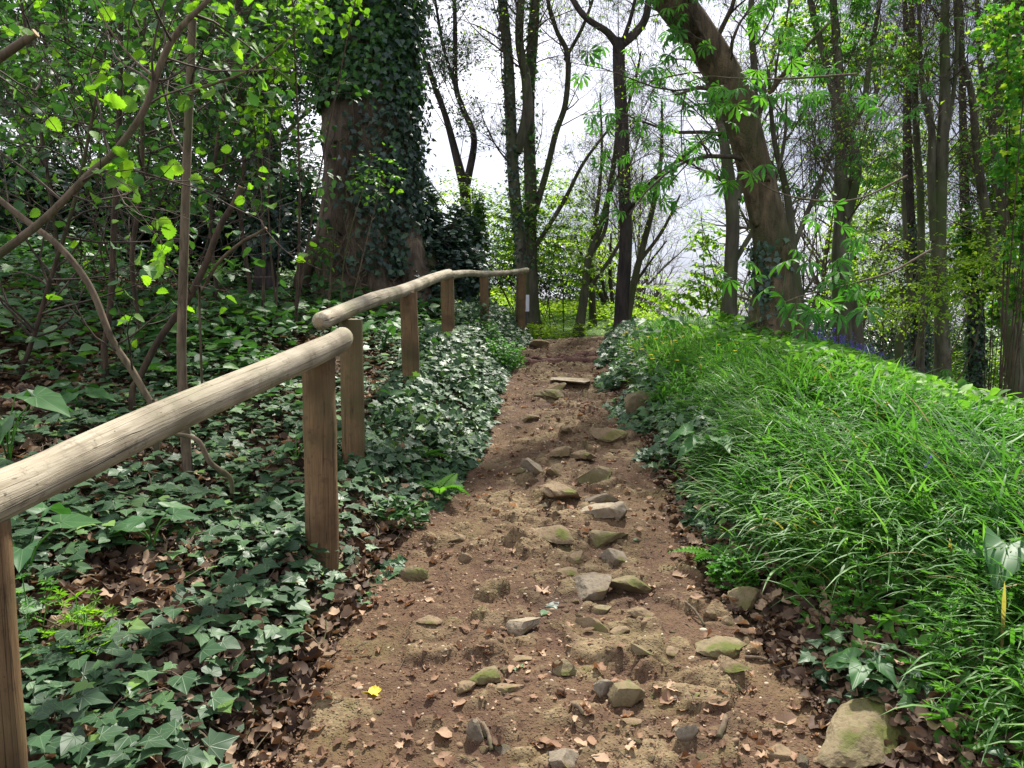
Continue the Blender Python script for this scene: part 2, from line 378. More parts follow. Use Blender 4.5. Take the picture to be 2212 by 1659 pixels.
M['herb'] = leafmat('herb_leaf', [(0, (.04, .13, .025)), (.6, (.07, .20, .03)), (1, (.13, .29, .04))], .5, .35, .4)
M['carpet'] = leafmat('slope_herb_leaf', [(0, (.06, .16, .025)), (.6, (.11, .25, .035)), (1, (.19, .35, .05))], .55, .3, .45)
M['arum'] = leafmat('arum_leaf', [(0, (.03, .10, .03)), (1, (.055, .16, .035))], .5, .35, .3, vein='palm', vstr=.2)
M['dead'] = leafmat('dead_leaf', [(0, (.09, .045, .028)), (.4, (.16, .085, .05)), (.75, (.28, .165, .10)), (1, (.46, .32, .21))], .7, .2, .2, (1.3, 1., .7), vein='side', vstr=.25)
M['litter'] = leafmat('leaf_litter', [(0, (.035, .022, .016)), (.35, (.088, .055, .037)), (.65, (.165, .108, .070)), (.85, (.30, .21, .135)), (1, (.46, .33, .22))], .7, .2, .15, (1.3, 1., .7))
M['yellow'] = leafmat('yellow_leaf', [(0, (.80, .66, .04)), (1, (.80, .66, .04))], .5, .3, .4, (1, 1, .6), vein='side', vstr=.3)
M['violet'] = leafmat('bluebell_flower', [(0, (.10, .06, .40)), (1, (.20, .14, .62))], .5, .3, .4, (1, 1, 1))
M['celandine'] = leafmat('celandine_flower', [(0, (.85, .70, .03)), (1, (.9, .8, .05))], .4, .4, .3, (1, 1, 1))

def bark(name, a, b, moss=.3, mosscol=(.05, .075, .02), ridge=14., st=.7, dist=.02, sc=1.):
    n = NT(name); v = n.gen((sc, sc, sc*.22)); w = n.noise(v, ridge, 5, .6, .4); f = n.noise(n.gen((sc, sc, sc)), 3.1, 4)
    c = n.mix(n.ramp(w, [(.36, (0, 0, 0)), (.62, (1, 1, 1))]), tuple(q*.7 for q in a), b); c = n.mix(n.ramp(f, [(.35, (0, 0, 0)), (.62, (.5, .5, .5))]), c, tuple(q*.55 for q in a))
    c = n.mix(n.ramp(n.noise(n.gen((1, 1, .6)), 2.3, 5), [(.62-moss*.4, (0, 0, 0)), (.78-moss*.3, (.85, .85, .85))]), c, mosscol)
    h = n.math('ADD', w, n.math('MULTIPLY', n.noise(n.gen((sc, sc, sc)), 60, 3), .3))
    return n.surf(c, .85, .2, n.bump(h, st, dist))
M['bark_old'] = bark('old_trunk_bark', (.095, .068, .048), (.20, .15, .105), .25, (.07, .085, .03), 9, .9, .05)
M['bark_red'] = bark('red_root_bark', (.12, .06, .045), (.22, .12, .09), .1, (.07, .06, .03), 12, .9, .05)
M['bark_ch'] = bark('chestnut_bark', (.075, .055, .036), (.19, .135, .085), .45, (.055, .068, .024), 11, 1., .05, 1.2)
M['bark_grey'] = bark('grey_bark', (.075, .066, .050), (.15, .135, .10), .5, (.055, .075, .025), 10, .6, .02)
M['bark_dark'] = bark('dark_bark', (.035, .028, .03), (.075, .06, .055), .15, (.04, .05, .02), 12, .5, .02)
M['twig'] = bark('twig_bark', (.06, .045, .038), (.12, .09, .07), .1, (.05, .06, .02), 30, .3, .003)
M['hazel_bark'] = bark('hazel_bark', (.11, .08, .055), (.20, .15, .10), .3, (.07, .085, .03), 40, .5, .004, 1.)
M['hazel_dark'] = bark('dark_stem_bark', (.06, .042, .032), (.11, .075, .05), .2, (.05, .06, .02), 40, .5, .004, 1.)
def cutwood(name, c):
    n = NT(name); w = n.n('ShaderNodeTexNoise', {'Scale': 60.}).outputs[0]
    return n.surf(n.mix(w, c, tuple(q*.6 for q in c)), .8, .2)
M['cut'] = cutwood('cut_wood', (.50, .36, .20))

def wood(name, a, b, green=.3, gcol=(.12, .13, .05), crack=1.):
    n = NT(name); uv = n.uv((1., 1., 1)); s = n.n('ShaderNodeSeparateXYZ', {0: uv}); g = n.n('ShaderNodeCombineXYZ', {0: n.math('MULTIPLY', s.outputs[0], 9.), 1: n.math('MULTIPLY', s.outputs[1], 1.1), 2: n.attr()}).outputs[0]
    grain = n.noise(g, 5., 6, .65, .6); fine = n.noise(g, 22., 3, .6)
    kn = n.noise(n.obj(), 5., 3, .5)
    c = n.mix(n.ramp(grain, [(.3, (0, 0, 0)), (.7, (1, 1, 1))]), a, b)
    c = n.mix(n.ramp(kn, [(.45, (0, 0, 0)), (.72, (1, 1, 1))]), c, tuple(q*.62 for q in a))
    vk = n.n('ShaderNodeTexVoronoi', {'Vector': n.n('ShaderNodeVectorMath', {0: n.obj(), 1: n.n('ShaderNodeTexNoise', {'Scale': 9.}).outputs['Color']}, operation='ADD').outputs[0], 'Scale': 5.5}).outputs[0]
    c = n.mix(n.ramp(vk, [(.07, (.85, .85, .85)), (.13, (0, 0, 0))]), c, tuple(q*.35 for q in a))
    c = n.mix(n.ramp(n.noise(n.obj(), 23., 4, .7), [(.56, (0, 0, 0)), (.68, (.55, .55, .55))]), c, tuple(q*.5 for q in a))
    c = n.mix(n.ramp(n.noise(n.obj(), 3.3, 4), [(.65-green*.35, (0, 0, 0)), (.85-green*.3, (.7, .7, .7))]), c, gcol)
    ck = n.n('ShaderNodeCombineXYZ', {0: n.math('MULTIPLY', s.outputs[0], 16.), 1: n.math('MULTIPLY', s.outputs[1], .9), 2: n.attr()}).outputs[0]
    cv = n.n('ShaderNodeTexVoronoi', {'Vector': n.n('ShaderNodeVectorMath', {0: ck, 1: n.n('ShaderNodeTexNoise', {'Vector': ck, 'Scale': 1.5}).outputs['Color']}, operation='ADD').outputs[0], 'Scale': 1.}, feature='DISTANCE_TO_EDGE').outputs[0]
    cl = n.ramp(cv, [(0, (1, 1, 1)), (.035, (0, 0, 0))]); cl = n.math('MULTIPLY', cl, n.ramp(n.noise(g, 1.3, 2), [(.50, (0, 0, 0)), (.6, (1, 1, 1))]))
    c = n.mix(n.math('MULTIPLY', cl, .8*crack), c, (.03, .02, .012))
    h = n.math('SUBTRACT', n.math('ADD', n.math('MULTIPLY', grain, .5), n.math('MULTIPLY', fine, .25)), n.math('MULTIPLY', cl, .8))
    return n.surf(c, .75, .25, n.bump(h, .8, .006))
M['rail'] = wood('weathered_rail_wood', (.24, .195, .125), (.44, .39, .29), .4, (.17, .175, .09), 1.3)
M['post'] = wood('post_wood', (.115, .070, .034), (.225, .140, .068), .5, (.105, .098, .04), .8)

def rockmat(name, a, b, moss=.4, mcol=(.10, .12, .02), dirt=.62):
    n = NT(name); o = n.obj(); f = n.noise(o, 14, 6, .6); g = n.noise(o, 70, 4, .6)
    c = n.mix(n.ramp(f, [(.3, (0, 0, 0)), (.7, (1, 1, 1))]), a, b)
    c = n.mix(n.ramp(n.noise(o, 9, 4), [(.45, (0, 0, 0)), (.7, (dirt*1.6,)*3)]), c, (.115, .070, .040))
    c = n.mix(n.ramp(g, [(.35, (.5, .5, .5)), (.5, (0, 0, 0))]), c, tuple(q*.5 for q in a))
    nz_ = n.n('ShaderNodeSeparateXYZ', {0: n.n('ShaderNodeNewGeometry').outputs['Normal']}).outputs[2]
    mk = n.math('MULTIPLY', n.ramp(n.noise(o, 7., 5), [(.66-moss*.35, (0, 0, 0)), (.74-moss*.3, (1, 1, 1))]), n.math('MAXIMUM', nz_, .15))
    c = n.mix(mk, c, mcol)
    return n.surf(c, .85, .2, n.bump(n.math('ADD', f, n.math('MULTIPLY', g, .35)), .9, .012))
M['rock'] = rockmat('limestone', (.15, .108, .062), (.27, .20, .12), .35, dirt=.6)
M['rock_pale'] = rockmat('pale_limestone', (.20, .165, .115), (.35, .295, .21), .16, dirt=.5)
M['rock_moss'] = rockmat('mossy_limestone', (.14, .11, .06), (.25, .20, .12), .6, (.085, .10, .02))
M['rock_grey'] = rockmat('grey_limestone', (.13, .105, .075), (.26, .225, .165), .3)

def dirtmat():
    n = NT('path_dirt'); o = n.obj(); big = n.noise(o, 1.3, 4, .6, .3); mid = n.noise(o, 6., 5, .6); fine = n.noise(o, 45, 5, .65); grit = n.n('ShaderNodeTexVoronoi', {'Vector': o, 'Scale': 95.}).outputs
    c = n.ramp(big, [(.32, (.054, .031, .020)), (.50, (.094, .053, .031)), (.66, (.120, .079, .040))])
    c = n.mix(n.ramp(mid, [(.38, (0, 0, 0)), (.66, (.75, .75, .75))]), c, (.145, .094, .048))
    c = n.mix(n.ramp(n.noise(o, 3.1, 4), [(.57, (0, 0, 0)), (.70, (.42, .42, .42))]), c, (.12, .112, .036))
    c = n.mix(n.ramp(fine, [(.36, (.75, .75, .75)), (.52, (0, 0, 0))]), c, (.075, .040, .025))
    c = n.mix(n.ramp(grit[0], [(.10, (.8, .8, .8)), (.24, (0, 0, 0))]), c, n.ramp(grit[1], [(0, (.09, .05, .033)), (.7, (.19, .13, .075)), (1, (.36, .28, .19))]))
    st_ = n.math('MULTIPLY', n.attr('stone'), n.ramp(mid, [(.38, (.1, .1, .1)), (.6, (.9, .9, .9))]))
    sc_ = n.mix(n.ramp(fine, [(.3, (0, 0, 0)), (.7, (1, 1, 1))]), (.135, .098, .050), (.27, .205, .115)); sc_ = n.mix(n.ramp(n.noise(o, 7.7, 4), [(.54, (0, 0, 0)), (.68, (.6, .6, .6))]), sc_, (.11, .105, .03))
    c = n.mix(st_, c, sc_)
    h = n.math('ADD', n.math('MULTIPLY', mid, .9), n.math('ADD', n.math('MULTIPLY', fine, .6), n.math('MULTIPLY', n.ramp(grit[0], [(0, (1, 1, 1)), (.4, (0, 0, 0))]), .35)))
    return n.surf(c, .88, .2, n.bump(h, 1., .02))
def soilmat():
    n = NT('woodland_soil'); o = n.obj(); a = n.noise(o, 16, 5, .6); b = n.noise(o, 2.1, 4)
    c = n.ramp(a, [(.3, (.020, .012, .008)), (.5, (.065, .035, .02)), (.7, (.14, .075, .042))])
    c = n.mix(n.ramp(b, [(.4, (0, 0, 0)), (.6, (.6, .6, .6))]), c, (.03, .05, .016))
    far = n.attr('green'); c = n.mix(far, c, n.ramp(n.noise(o, 5, 5), [(.3, (.03, .07, .015)), (.7, (.10, .19, .035))]))
    return n.surf(c, .9, .15, n.bump(a, 1., .03))
M['dirt'] = dirtmat(); M['soil'] = soilmat()
def plain(name, c, rough=.6): return NT(name).surf(c, rough)
M['white'] = plain('white_board', (.72, .72, .76), .5); M['darkmetal'] = plain('dark_post', (.06, .05, .05), .6)

# ------------------------------------------------------------------ ground and path
def grid(xs, ys, f):
    X, Y = np.meshgrid(xs, ys); Z = f(X, Y); nx = len(xs)
    V = np.stack([X, Y, Z], -1).reshape(-1, 3); i = (np.arange(len(ys)-1)[:, None]*nx+np.arange(nx-1)[None]).ravel()
    return V, np.concatenate([np.stack([i, i+1, i+nx+1], 1), np.stack([i, i+nx+1, i+nx], 1)])
xs = [0.]; st = .035
while xs[-1] < 900:
    if xs[-1] > 3.5: st *= 1.045
    xs.append(xs[-1]+st)
xs = np.array([-q for q in xs[:0:-1]]+xs)
ys = [-60, -35, -20, -12, -8, -5, -3, -2, -1.2, -.6, -.1, .3]
while ys[-1] < 900: ys.append(ys[-1]+max(.035, ys[-1]*.012))
def Hg(x, y):
    s = np.abs(x-xc(y))/np.maximum(wd(y), .1); return H(x, y)-.06*ss((1.0-s)/.12)*(y < 13.4)*(y > .2)-.004
V, F = grid(xs, np.array(ys), Hg)
g = Geo(); g.add(V, F); gr = g.build('ground', M['soil']); tag(gr, kind='structure')
ga = gr.data.attributes.new('green', 'FLOAT', 'POINT')
ga.data.foreach_set('value', np.clip(np.maximum(ss((V[:, 1]-9)/4)*.9, ss((V[:, 0]-1.5-.1*V[:, 1])/.8)*.55), 0, 1).astype(np.float32))
py = [-2., -1.5, -1, -.5, 0, .4]
while py[-1] < 13.6: py.append(py[-1]+max(.012, py[-1]*.0035))
py = np.array(py); t = np.linspace(-1.09, 1.09, 170)
edge = lambda y, s: 1+.10*fbm(y*1.7+s*9, y*0+s, 3, 61+int(s > 0))
Yp, T = np.meshgrid(py, t, indexing='ij')
wL = np.where(T < 0, edge(Yp, -1), edge(Yp, 1)); Xp = xc(Yp)+T*wd(Yp)*wL
Zp = PH(Xp, Yp)-.13*ss((np.abs(T)-.93)/.16)+.004
nx = len(t); i = (np.arange(len(py)-1)[:, None]*nx+np.arange(nx-1)[None]).ravel()
g = Geo(); g.add(np.stack([Xp, Yp, Zp], -1).reshape(-1, 3), np.concatenate([np.stack([i, i+1, i+nx+1], 1), np.stack([i, i+nx+1, i+nx], 1)]))
pth = tag(g.build('path', M['dirt']), kind='structure'); pa = pth.data.attributes.new('stone', 'FLOAT', 'POINT'); pa.data.foreach_set('value', ledges(Xp, Yp)[1].ravel().astype(np.float32))

# ------------------------------------------------------------------ handrails of round timber
def timber(name, pts, rad, mat, parent, sides=28, flat=0., seed=1, bevel=0, step=.02):
    pts = np.asarray(pts, float); L = np.sum(np.linalg.norm(np.diff(pts, axis=0), axis=1)); k = max(int(L/step), 8)
    P = np.array([pts[0]*(1-s)+pts[-1]*s for s in np.linspace(0, 1, k)]) if len(pts) == 2 else catmull(pts, k)
    s = np.linspace(0, 1, k); P = P+np.stack([.006*fbm(s*3+seed, s*0, 2, seed), s*0, .006*fbm(s*3+seed+9, s*0, 2, seed)], 1)*(1 if flat or bevel else .3)
    Rr = np.asarray(rad)*(np.ones(k) if np.isscalar(rad) else 1); Rr = (np.interp(s, np.linspace(0, 1, len(np.atleast_1d(rad))), np.atleast_1d(rad)))*(1+.05*fbm(s*6*L, s*0, 3, seed+2))
    if bevel:
        dd = np.minimum(s, 1-s)*L; Rr = Rr*(1-.5*(1-np.clip(dd/bevel, 0, 1))**3)
    G = Geo(); tubes(G, P, Rr, sides, rnd=seed*.37 % 1, uvs=1.)
    V = G.v[0].astype(float); s1 = sides+1; Vg = V.reshape(k, s1, 3); th = np.arange(s1)/sides*2*math.pi
    dsp = 1+.035*fbm(np.cos(th)[None]*1.5+seed+s[:, None]*L*1.2, np.sin(th)[None]*1.5+s[:, None]*L*.7, 3, seed+5)
    for y0 in np.random.default_rng(seed).uniform(0, 1, 3): dsp = dsp+.05*np.exp(-((s[:, None]-y0)*L/.03)**2-((th[None]-seed*1.7 % 6.28)/.4)**2)
    Vg = P[:, None]+(Vg-P[:, None])*dsp[..., None]; Vg[:, -1] = Vg[:, 0]
    G.v[0] = Vg.reshape(-1, 3).astype(np.float32)
    for e, q in ((0, P[0]-(P[1]-P[0])/np.linalg.norm(P[1]-P[0])*.006), (k-1, P[-1]+(P[-1]-P[-2])/np.linalg.norm(P[1]-P[0])*.006)):
        ring = Vg[e]; n0 = len(ring); Vc = np.vstack([[q], ring]); Fc = [[0, 1+j, 2+j] if e else [0, 2+j, 1+j] for j in range(n0-1)]
        G.add(Vc, Fc, np.column_stack([Vc[:, 0]*9, Vc[:, 2]*3]), .3, 1)
    return G.build(name, [mat, M['endgrain']], parent)
def endg():
    n = NT('end_grain'); c = n.mix(n.noise(n.obj(), 90, 4), (.36, .29, .19), (.22, .17, .10)); return n.surf(c, .85, .15)
M['endgrain'] = endg()
def post(u, d, wpx, vtop, parent, seed, lean=0.):
    """round post standing on the ground under photo column u at distance d; its top at row vtop"""
    p = at(u, 900, d); x = p[0]; z0 = float(H(x, d))-.12; zt = at(u, vtop, d)[2]
    return timber('post', [(x+lean, d, z0), (x, d, zt)], wpx/FPX*d/2, M['post'], parent, seed=seed, step=.03)
r1 = empty('handrail', (at(700, 900, 3.1)[0], 3.1, .43), 'thick weathered handrail with a rounded end, running out at the lower left beside the path', 'handrail')
A = at(-420, 1235, 1.2); B = at(-10, 1075, 1.66); C_ = at(350, 905, 2.25); D_ = at(700, 752, 3.05); E_ = at(742, 727, 3.25)
timber('rail', [A, B, C_, D_, E_], [.057, .055, .053, .050, .044], M['rail'], r1, sides=36, seed=3, bevel=.05)
post(690, 3.1, 71, 772, r1, 5); post(-46, 1.64, 92, 1128, r1, 8, .012)
settle(r1)
p2 = at(762, 900, 4.0)
r2 = empty('handrail', (p2[0], p2[1], float(H(p2[0], p2[1]))), 'paler handrail on five round posts climbing to the top of the path', 'handrail')
a = at(688, 697, 3.62); b = at(870, 628, 5.3); c = at(972, 591, 7.1); d = at(1046, 592, 8.6); e = at(1139, 584, 10.0)
timber('rail', [a, (a+b)/2+[0, 0, .012], b, (b+c)/2+[0, 0, .01], c], [.043, .044, .044, .043, .042], M['rail'], r2, seed=11, bevel=.04)
timber('rail', [c+[.005, .01, -.012], (c+d)/2+[0, 0, .008], d, (d+e)/2+[0, 0, -.012], e], [.037, .034, .036, .031, .034], M['rail'], r2, seed=14, bevel=.04)
for k, (u, dd, w, vt) in enumerate([(762, 4.0, 50, 690), (885, 5.4, 38, 632), (968, 7.1, 29, 602), (1046, 8.6, 19, 598), (1127, 10.0, 20, 592)]):
    post(u, dd, w, vt, r2, 20+k, (0, .02, .01, .02, -.03)[k])
settle(r2)
# notice board behind the last post
q = at(1138, 655, 11.2); nb = empty('notice_board', (q[0], 11.2, float(H(q[0], 11.2))), 'small blank white board on a short dark post behind the last rail post', 'notice board')
def box(name, c, s, mat, parent, bev=.004):
    b_ = bmesh.new(); bmesh.ops.create_cube(b_, size=1); bmesh.ops.scale(b_, vec=s, verts=b_.verts); bmesh.ops.bevel(b_, geom=b_.edges[:], offset=bev, segments=2, affect='EDGES'); bmesh.ops.translate(b_, vec=[float(v) for v in c], verts=b_.verts)
    me = bpy.data.meshes.new(name); b_.to_mesh(me); b_.free(); me.materials.append(mat); o = bpy.data.objects.new(name, me); COL.objects.link(o); o.parent = parent; return o
box('panel', (q[0]-.01, 11.2, q[2]), (.09, .02, .24), M['white'], nb)
zb = float(H(q[0], 11.2)); box('post', (q[0]-.02, 11.235, (q[2]+zb)/2), (.05, .045, abs(q[2]-zb)+.3), M['darkmetal'], nb)
settle(nb)

# ------------------------------------------------------------------ trees
def limb(pts, k=26):
    """pts: (u, v, d, width px) along a limb -> world polyline and radii"""
    P = np.array([at(p[0], p[1], p[2]) for p in pts]); r = np.array([p[3]*p[2]/FPX/2 for p in pts])
    C = catmull(np.column_stack([P, r]), k); return C[:, :3], np.maximum(C[:, 3], .002)
def leafy(g, C, n, tmpl, size, tilt=(0, 45), mat=0, along=.5, t0=.2, droop=.0, jit=.03):
    N, k, _ = C.shape; i = rng.integers(0, N, n); t = U(t0, 1, n)*(k-1); a = np.minimum(t.astype(int), k-2); f = (t-a)[:, None]
    p = C[i, a]*(1-f)+C[i, a+1]*f+rng.normal(size=(n, 3))*jit; tan = nrm(C[i, a+1]-C[i, a])
    Y = nrm(tan*along+hdir(n)*(1-along)+np.array([0, 0, -droop])); leaves(g, tmpl, p, Y, rdir(n, tilt), U(size[0], size[1], n), None, mat)
def tree(name, label, cat, limbs, bm, levels=(), leaf=None, group=None, sides=14, rough=.06, base=True, tw='twig', flare=1.35, extra=None, flute=0):
    """limbs in photo points; levels: kwargs of grow(); leaf: list of (count, template, size, material key, kwargs)"""
    Ls = [limb(l) for l in limbs]
    b = Ls[0][0][0].copy(); zg = float(H(b[0], b[1]))
    root = empty(name, (b[0], b[1], zg), label, cat, group)
    G = Geo(); k = 60
    for j, (P, Rd) in enumerate(Ls):
        if j == 0 and base:
            m = P[:, 2] > zg+.02; m[-1] = True; P = np.vstack([[b[0], b[1], zg-.15], P[m]]); Rd = np.concatenate([[Rd[0]*flare*1.1], Rd[m]]); Ls[0] = (catmull(P, 26), np.interp(np.linspace(0, 1, 26), np.linspace(0, 1, len(Rd)), Rd))
            P, Rd = Ls[0]; hgt = P[:, 2]-zg; Rd = Rd*(1+(flare-1)*np.exp(-np.maximum(hgt, 0)/.25)); Ls[0] = (P, Rd)
        Pk = catmull(P, k); Rk = np.interp(np.linspace(0, 1, k), np.linspace(0, 1, len(Rd)), Rd)
        n0 = len(G.v); tubes(G, Pk, Rk, sides, rnd=.5)
        V = G.v[n0].astype(float).reshape(k, sides+1, 3); th = np.arange(sides+1)/sides*2*math.pi; ln = np.arange(k)/k*np.linalg.norm(P[-1]-P[0])
        d = 1+rough*2*fbm(np.cos(th)[None]*1.3+ln[:, None]*.6+j, np.sin(th)[None]*1.3+ln[:, None]*1.5, 3, 70+j+len(label))+flute*np.cos(th[None]*6+1.5*np.sin(ln[:, None]*.7))*(1-.6*np.arange(k)[:, None]/k)
        V = Pk[:, None]+(V-Pk[:, None])*d[..., None]; V[:, -1] = V[:, 0]; G.v[n0] = V.reshape(-1, 3).astype(np.float32)
    if extra: extra(G, Ls)
    few = bool(levels) and levels[0]['n'] <= 8
    if not few: G.build('trunk', [bm], root)
    P = np.stack([catmull(l[0], 26) for l in Ls]); Rd = np.stack([np.interp(np.linspace(0, 1, 26), np.linspace(0, 1, len(l[1])), l[1]) for l in Ls])
    if levels:
        G = G if few else Geo(); segs = []; C, r = P, Rd
        for q, lv in enumerate(levels):
            lv = dict(lv); src = lv.pop('src', q); srcs = [(P, Rd)]+segs; C, r = grow(*srcs[min(src, len(srcs)-1)], **lv); tubes(G, C, r, 5 if q == 0 else 3, mat=int(few)); segs.append((C, r))
        G.build('trunk' if few else 'branches', [bm, M[tw]] if few else [M[tw]], root)
        if leaf:
            G = Geo(); mats = []
            for n, tm, sz, mk, kw in leaf:
                kw = dict(kw or {}); lv = kw.pop('lv', -1)
                if mk not in mats: mats.append(mk)
                leafy(G, segs[lv][0], n, tm, sz, mat=mats.index(mk), **kw)
            G.build('crown', [M[m] for m in mats], root)
    settle(root); return root
def ivy_on(root, P, Rd, n, size, side=None, cover=(0, 1), thick=.06, mk='ivy_dark', name='ivy'):
    """ivy leaves clinging to a trunk polyline; side: preferred outward direction"""
    P = np.asarray(P); G = Geo(); t = U(cover[0], cover[1], n)*(len(P)-1); a = np.minimum(t.astype(int), len(P)-2); f = (t-a)[:, None]
    c = P[a]*(1-f)+P[a+1]*f; tan = nrm(P[a+1]-P[a]); r = np.interp(t, np.arange(len(P)), Rd)
    o = rng.normal(size=(n, 3)); o = o-np.sum(o*tan, 1, keepdims=True)*tan; o = nrm(o)
    if side is not None:
        keep = (o@np.asarray(side, float))+.35*rng.normal(size=n)+.8*fbm(c[:, 2]*1.7, o[:, 0]*1.5, 3, 77) > .0; c, o, r, tan = c[keep], o[keep], r[keep], tan[keep]
    m = len(c); p = c+o*(r*1.02+np.abs(rng.normal(size=m))*thick)[:, None]
    Y = nrm(-tan*.7*np.sign(tan[:, 2:3]+1e-6)+rng.normal(size=(m, 3))*.55+o*.2); leaves(G, IVY, p-Y*size[0]*.4, Y, nrm(o+rng.normal(size=(m, 3))*.35+[0, 0, .3]), U(size[0], size[1], m))
    return G.build(name, [M[mk]], root)

TW = lambda n, a, b, **k: dict(n=n, length=(a, b), angle=k.pop('angle', (30, 65)), **k)
# --- the old ivy-clad tree above the handrail
oldb = [(800, 640, 9.5, 225), (792, 560, 9.5, 212), (796, 430, 9.5, 190), (795, 300, 9.5, 188), (790, 120, 9.5, 196), (785, -60, 9.5, 215), (775, -420, 9.5, 190)]
def buttress(G, Ls):
    for (u0, v0, w0, u1, v1, w1, d, sd) in [(700, 640, 46, 748, 470, 60, 9.2, 1), (748, 655, 62, 765, 500, 50, 9.0, 2), (818, 655, 58, 812, 480, 48, 8.95, 3), (905, 640, 66, 862, 470, 70, 9.15, 4), (655, 610, 34, 720, 500, 50, 9.45, 5), (952, 640, 40, 890, 520, 60, 9.4, 6)]:
        a, b = at(u0, v0, d), at(u1, v1, d+.25); m = (a+b)/2+[0, -.05, .05]; c = at((u1*2+795)/3, v1-90, d+.5)
        P = catmull([a-[0, .05, .25], a, m, b, c], 30); r = np.interp(np.linspace(0, 1, 30), [0, .2, .5, .8, 1], [w0*.62, w0*.55, (w0+w1)*.27, w1*.45, w1*.3])*d/FPX
        n0 = len(G.v); tubes(G, P, r, 16, rnd=.5); V = G.v[n0].astype(float).reshape(30, 17, 3); th = np.arange(17)/16*2*math.pi
        dd = 1+.28*fbm(np.cos(th)[None]*1.4+np.arange(30)[:, None]*.12+sd*5, np.sin(th)[None]*1.4+np.arange(30)[:, None]*.16, 4, 90+sd); V = P[:, None]+(V-P[:, None])*dd[..., None]; V[:, -1] = V[:, 0]; G.v[n0] = V.reshape(-1, 3).astype(np.float32)
old = tree('old_tree', 'massive old tree with a buttressed foot, its right side smothered in dark ivy', 'tree', [oldb, [(800, -160, 9.5, 80), (880, -330, 10, 60), (960, -560, 10.4, 30)]], M['bark_old'],
    [TW(14, 1.0, 2.2, t0=.75, k=7, maxr=.03), TW(120, .6, 1.4), TW(700, .3, .8)], [(6000, SIMPLE, (.05, .09), 'mid', {})], sides=64, rough=.10, flare=1.1, extra=buttress, flute=.055)
P_, R_ = limb(oldb, 40)
ivy_on(old, P_, R_, 15000, (.042, .078), (1.0, .1, 0), (.07, .8), .10)
iv = ivy_on(old, P_, R_*1.0, 5200, (.05, .09), (-.1, -1, 0), (.56, .85), .07, 'mid')
# shoots over the bark
def stems_on(root, P, Rd, n, side, rad=.008):
    G = Geo()
    for _ in range(n):
        t0 = U(0, .1); a0 = math.atan2(side[1], side[0])+U(-1.1, 1.1); k = 30; tt = np.linspace(t0, U(.3, .75), k)*(len(P)-1); i = np.minimum(tt.astype(int), len(P)-2); f = (tt-i)[:, None]
        c = P[i]*(1-f)+P[i+1]*f; r = np.interp(tt, np.arange(len(P)), Rd); an = a0+np.cumsum(rng.normal(size=k))*.05
        tubes(G, c+np.stack([np.cos(an), np.sin(an), an*0], 1)*(r*1.07+.01)[:, None], np.linspace(rad, rad*.5, k), 5)
    return G.build('ivy_stems', [M['hazel_bark']], root)
stems_on(old, P_, R_, 16, (.3, -1), .011)
settle(old)

# --- leaning horse chestnut
cb = [(1672, 740, 8.2, 96.3), (1672, 640, 8.2, 84.3), (1668, 540, 8.2, 79.1), (1650, 440, 8.2, 72.2), (1625, 340, 8.1, 68.8), (1592, 230, 8.0, 70.5), (1550, 140, 7.9, 72.2), (1490, 50, 7.8, 74), (1425, -40, 7.7, 72.2), (1330, -200, 7.6, 61.9), (1210, -420, 7.5, 51.6), (1120, -700, 7.5, 34.4)]
def knots(G, Ls):
    P, Rd = Ls[0]
    for t, a, s_ in ((9, -1.2, .06), (13, -2.2, .05), (12, -.6, .045), (16, -1.8, .05), (7, -2.4, .06), (5, -1.2, .07), (19, -1.5, .05)):
        V, F = rock(s_*1.0, s_*1.0, s_*1.6, int(t*7), 3, 2, .4); tn = nrm(P[t+1]-P[t]); o = np.array([math.cos(a), math.sin(a), 0]); o = nrm(o-o@tn*tn); G.add(V+P[t]+o*Rd[t]*.93, F)
    for dx, dz, r_ in ((-.35, 0, .16), (.38, .02, .15), (.05, 0, .17), (-.12, 0, .14)):
        b = P[0]; tubes(G, catmull([b+[dx*1.35, -.25, -.05], b+[dx*.8, -.12, .18], b+[dx*.3, 0, .75], b+[0, 0, 1.1]], 14), np.linspace(r_*.6, r_, 14), 12)
ch = tree('horse_chestnut', 'big horse chestnut trunk leaning to the left above the grass bank', 'tree', [cb, [(1450, 0, 7.8, 40), (1560, -160, 8.2, 36), (1640, -420, 8.6, 20)], [(1585, 215, 8.0, 12), (1520, 190, 7.6, 9), (1460, 205, 7.2, 4)], [(1610, 290, 8.1, 12), (1700, 150, 7.8, 9), (1800, 40, 7.6, 5)]], M['bark_ch'],
    [TW(22, .8, 2.0, t0=.35, k=7, up=.05, maxr=.03), TW(80, .4, 1.0, up=-.02), TW(240, .2, .5, up=-.03)], [(330, CHEST, (.09, .14), 'chest', dict(droop=.5, tilt=(0, 50)))], sides=32, rough=.05, flare=1.25, extra=knots)
P_, R_ = limb(cb, 40)
ivy_on(ch, P_, R_, 750, (.045, .07), (-1., .1, 0), (0, .20), .04, 'ivy_dark'); settle(ch)

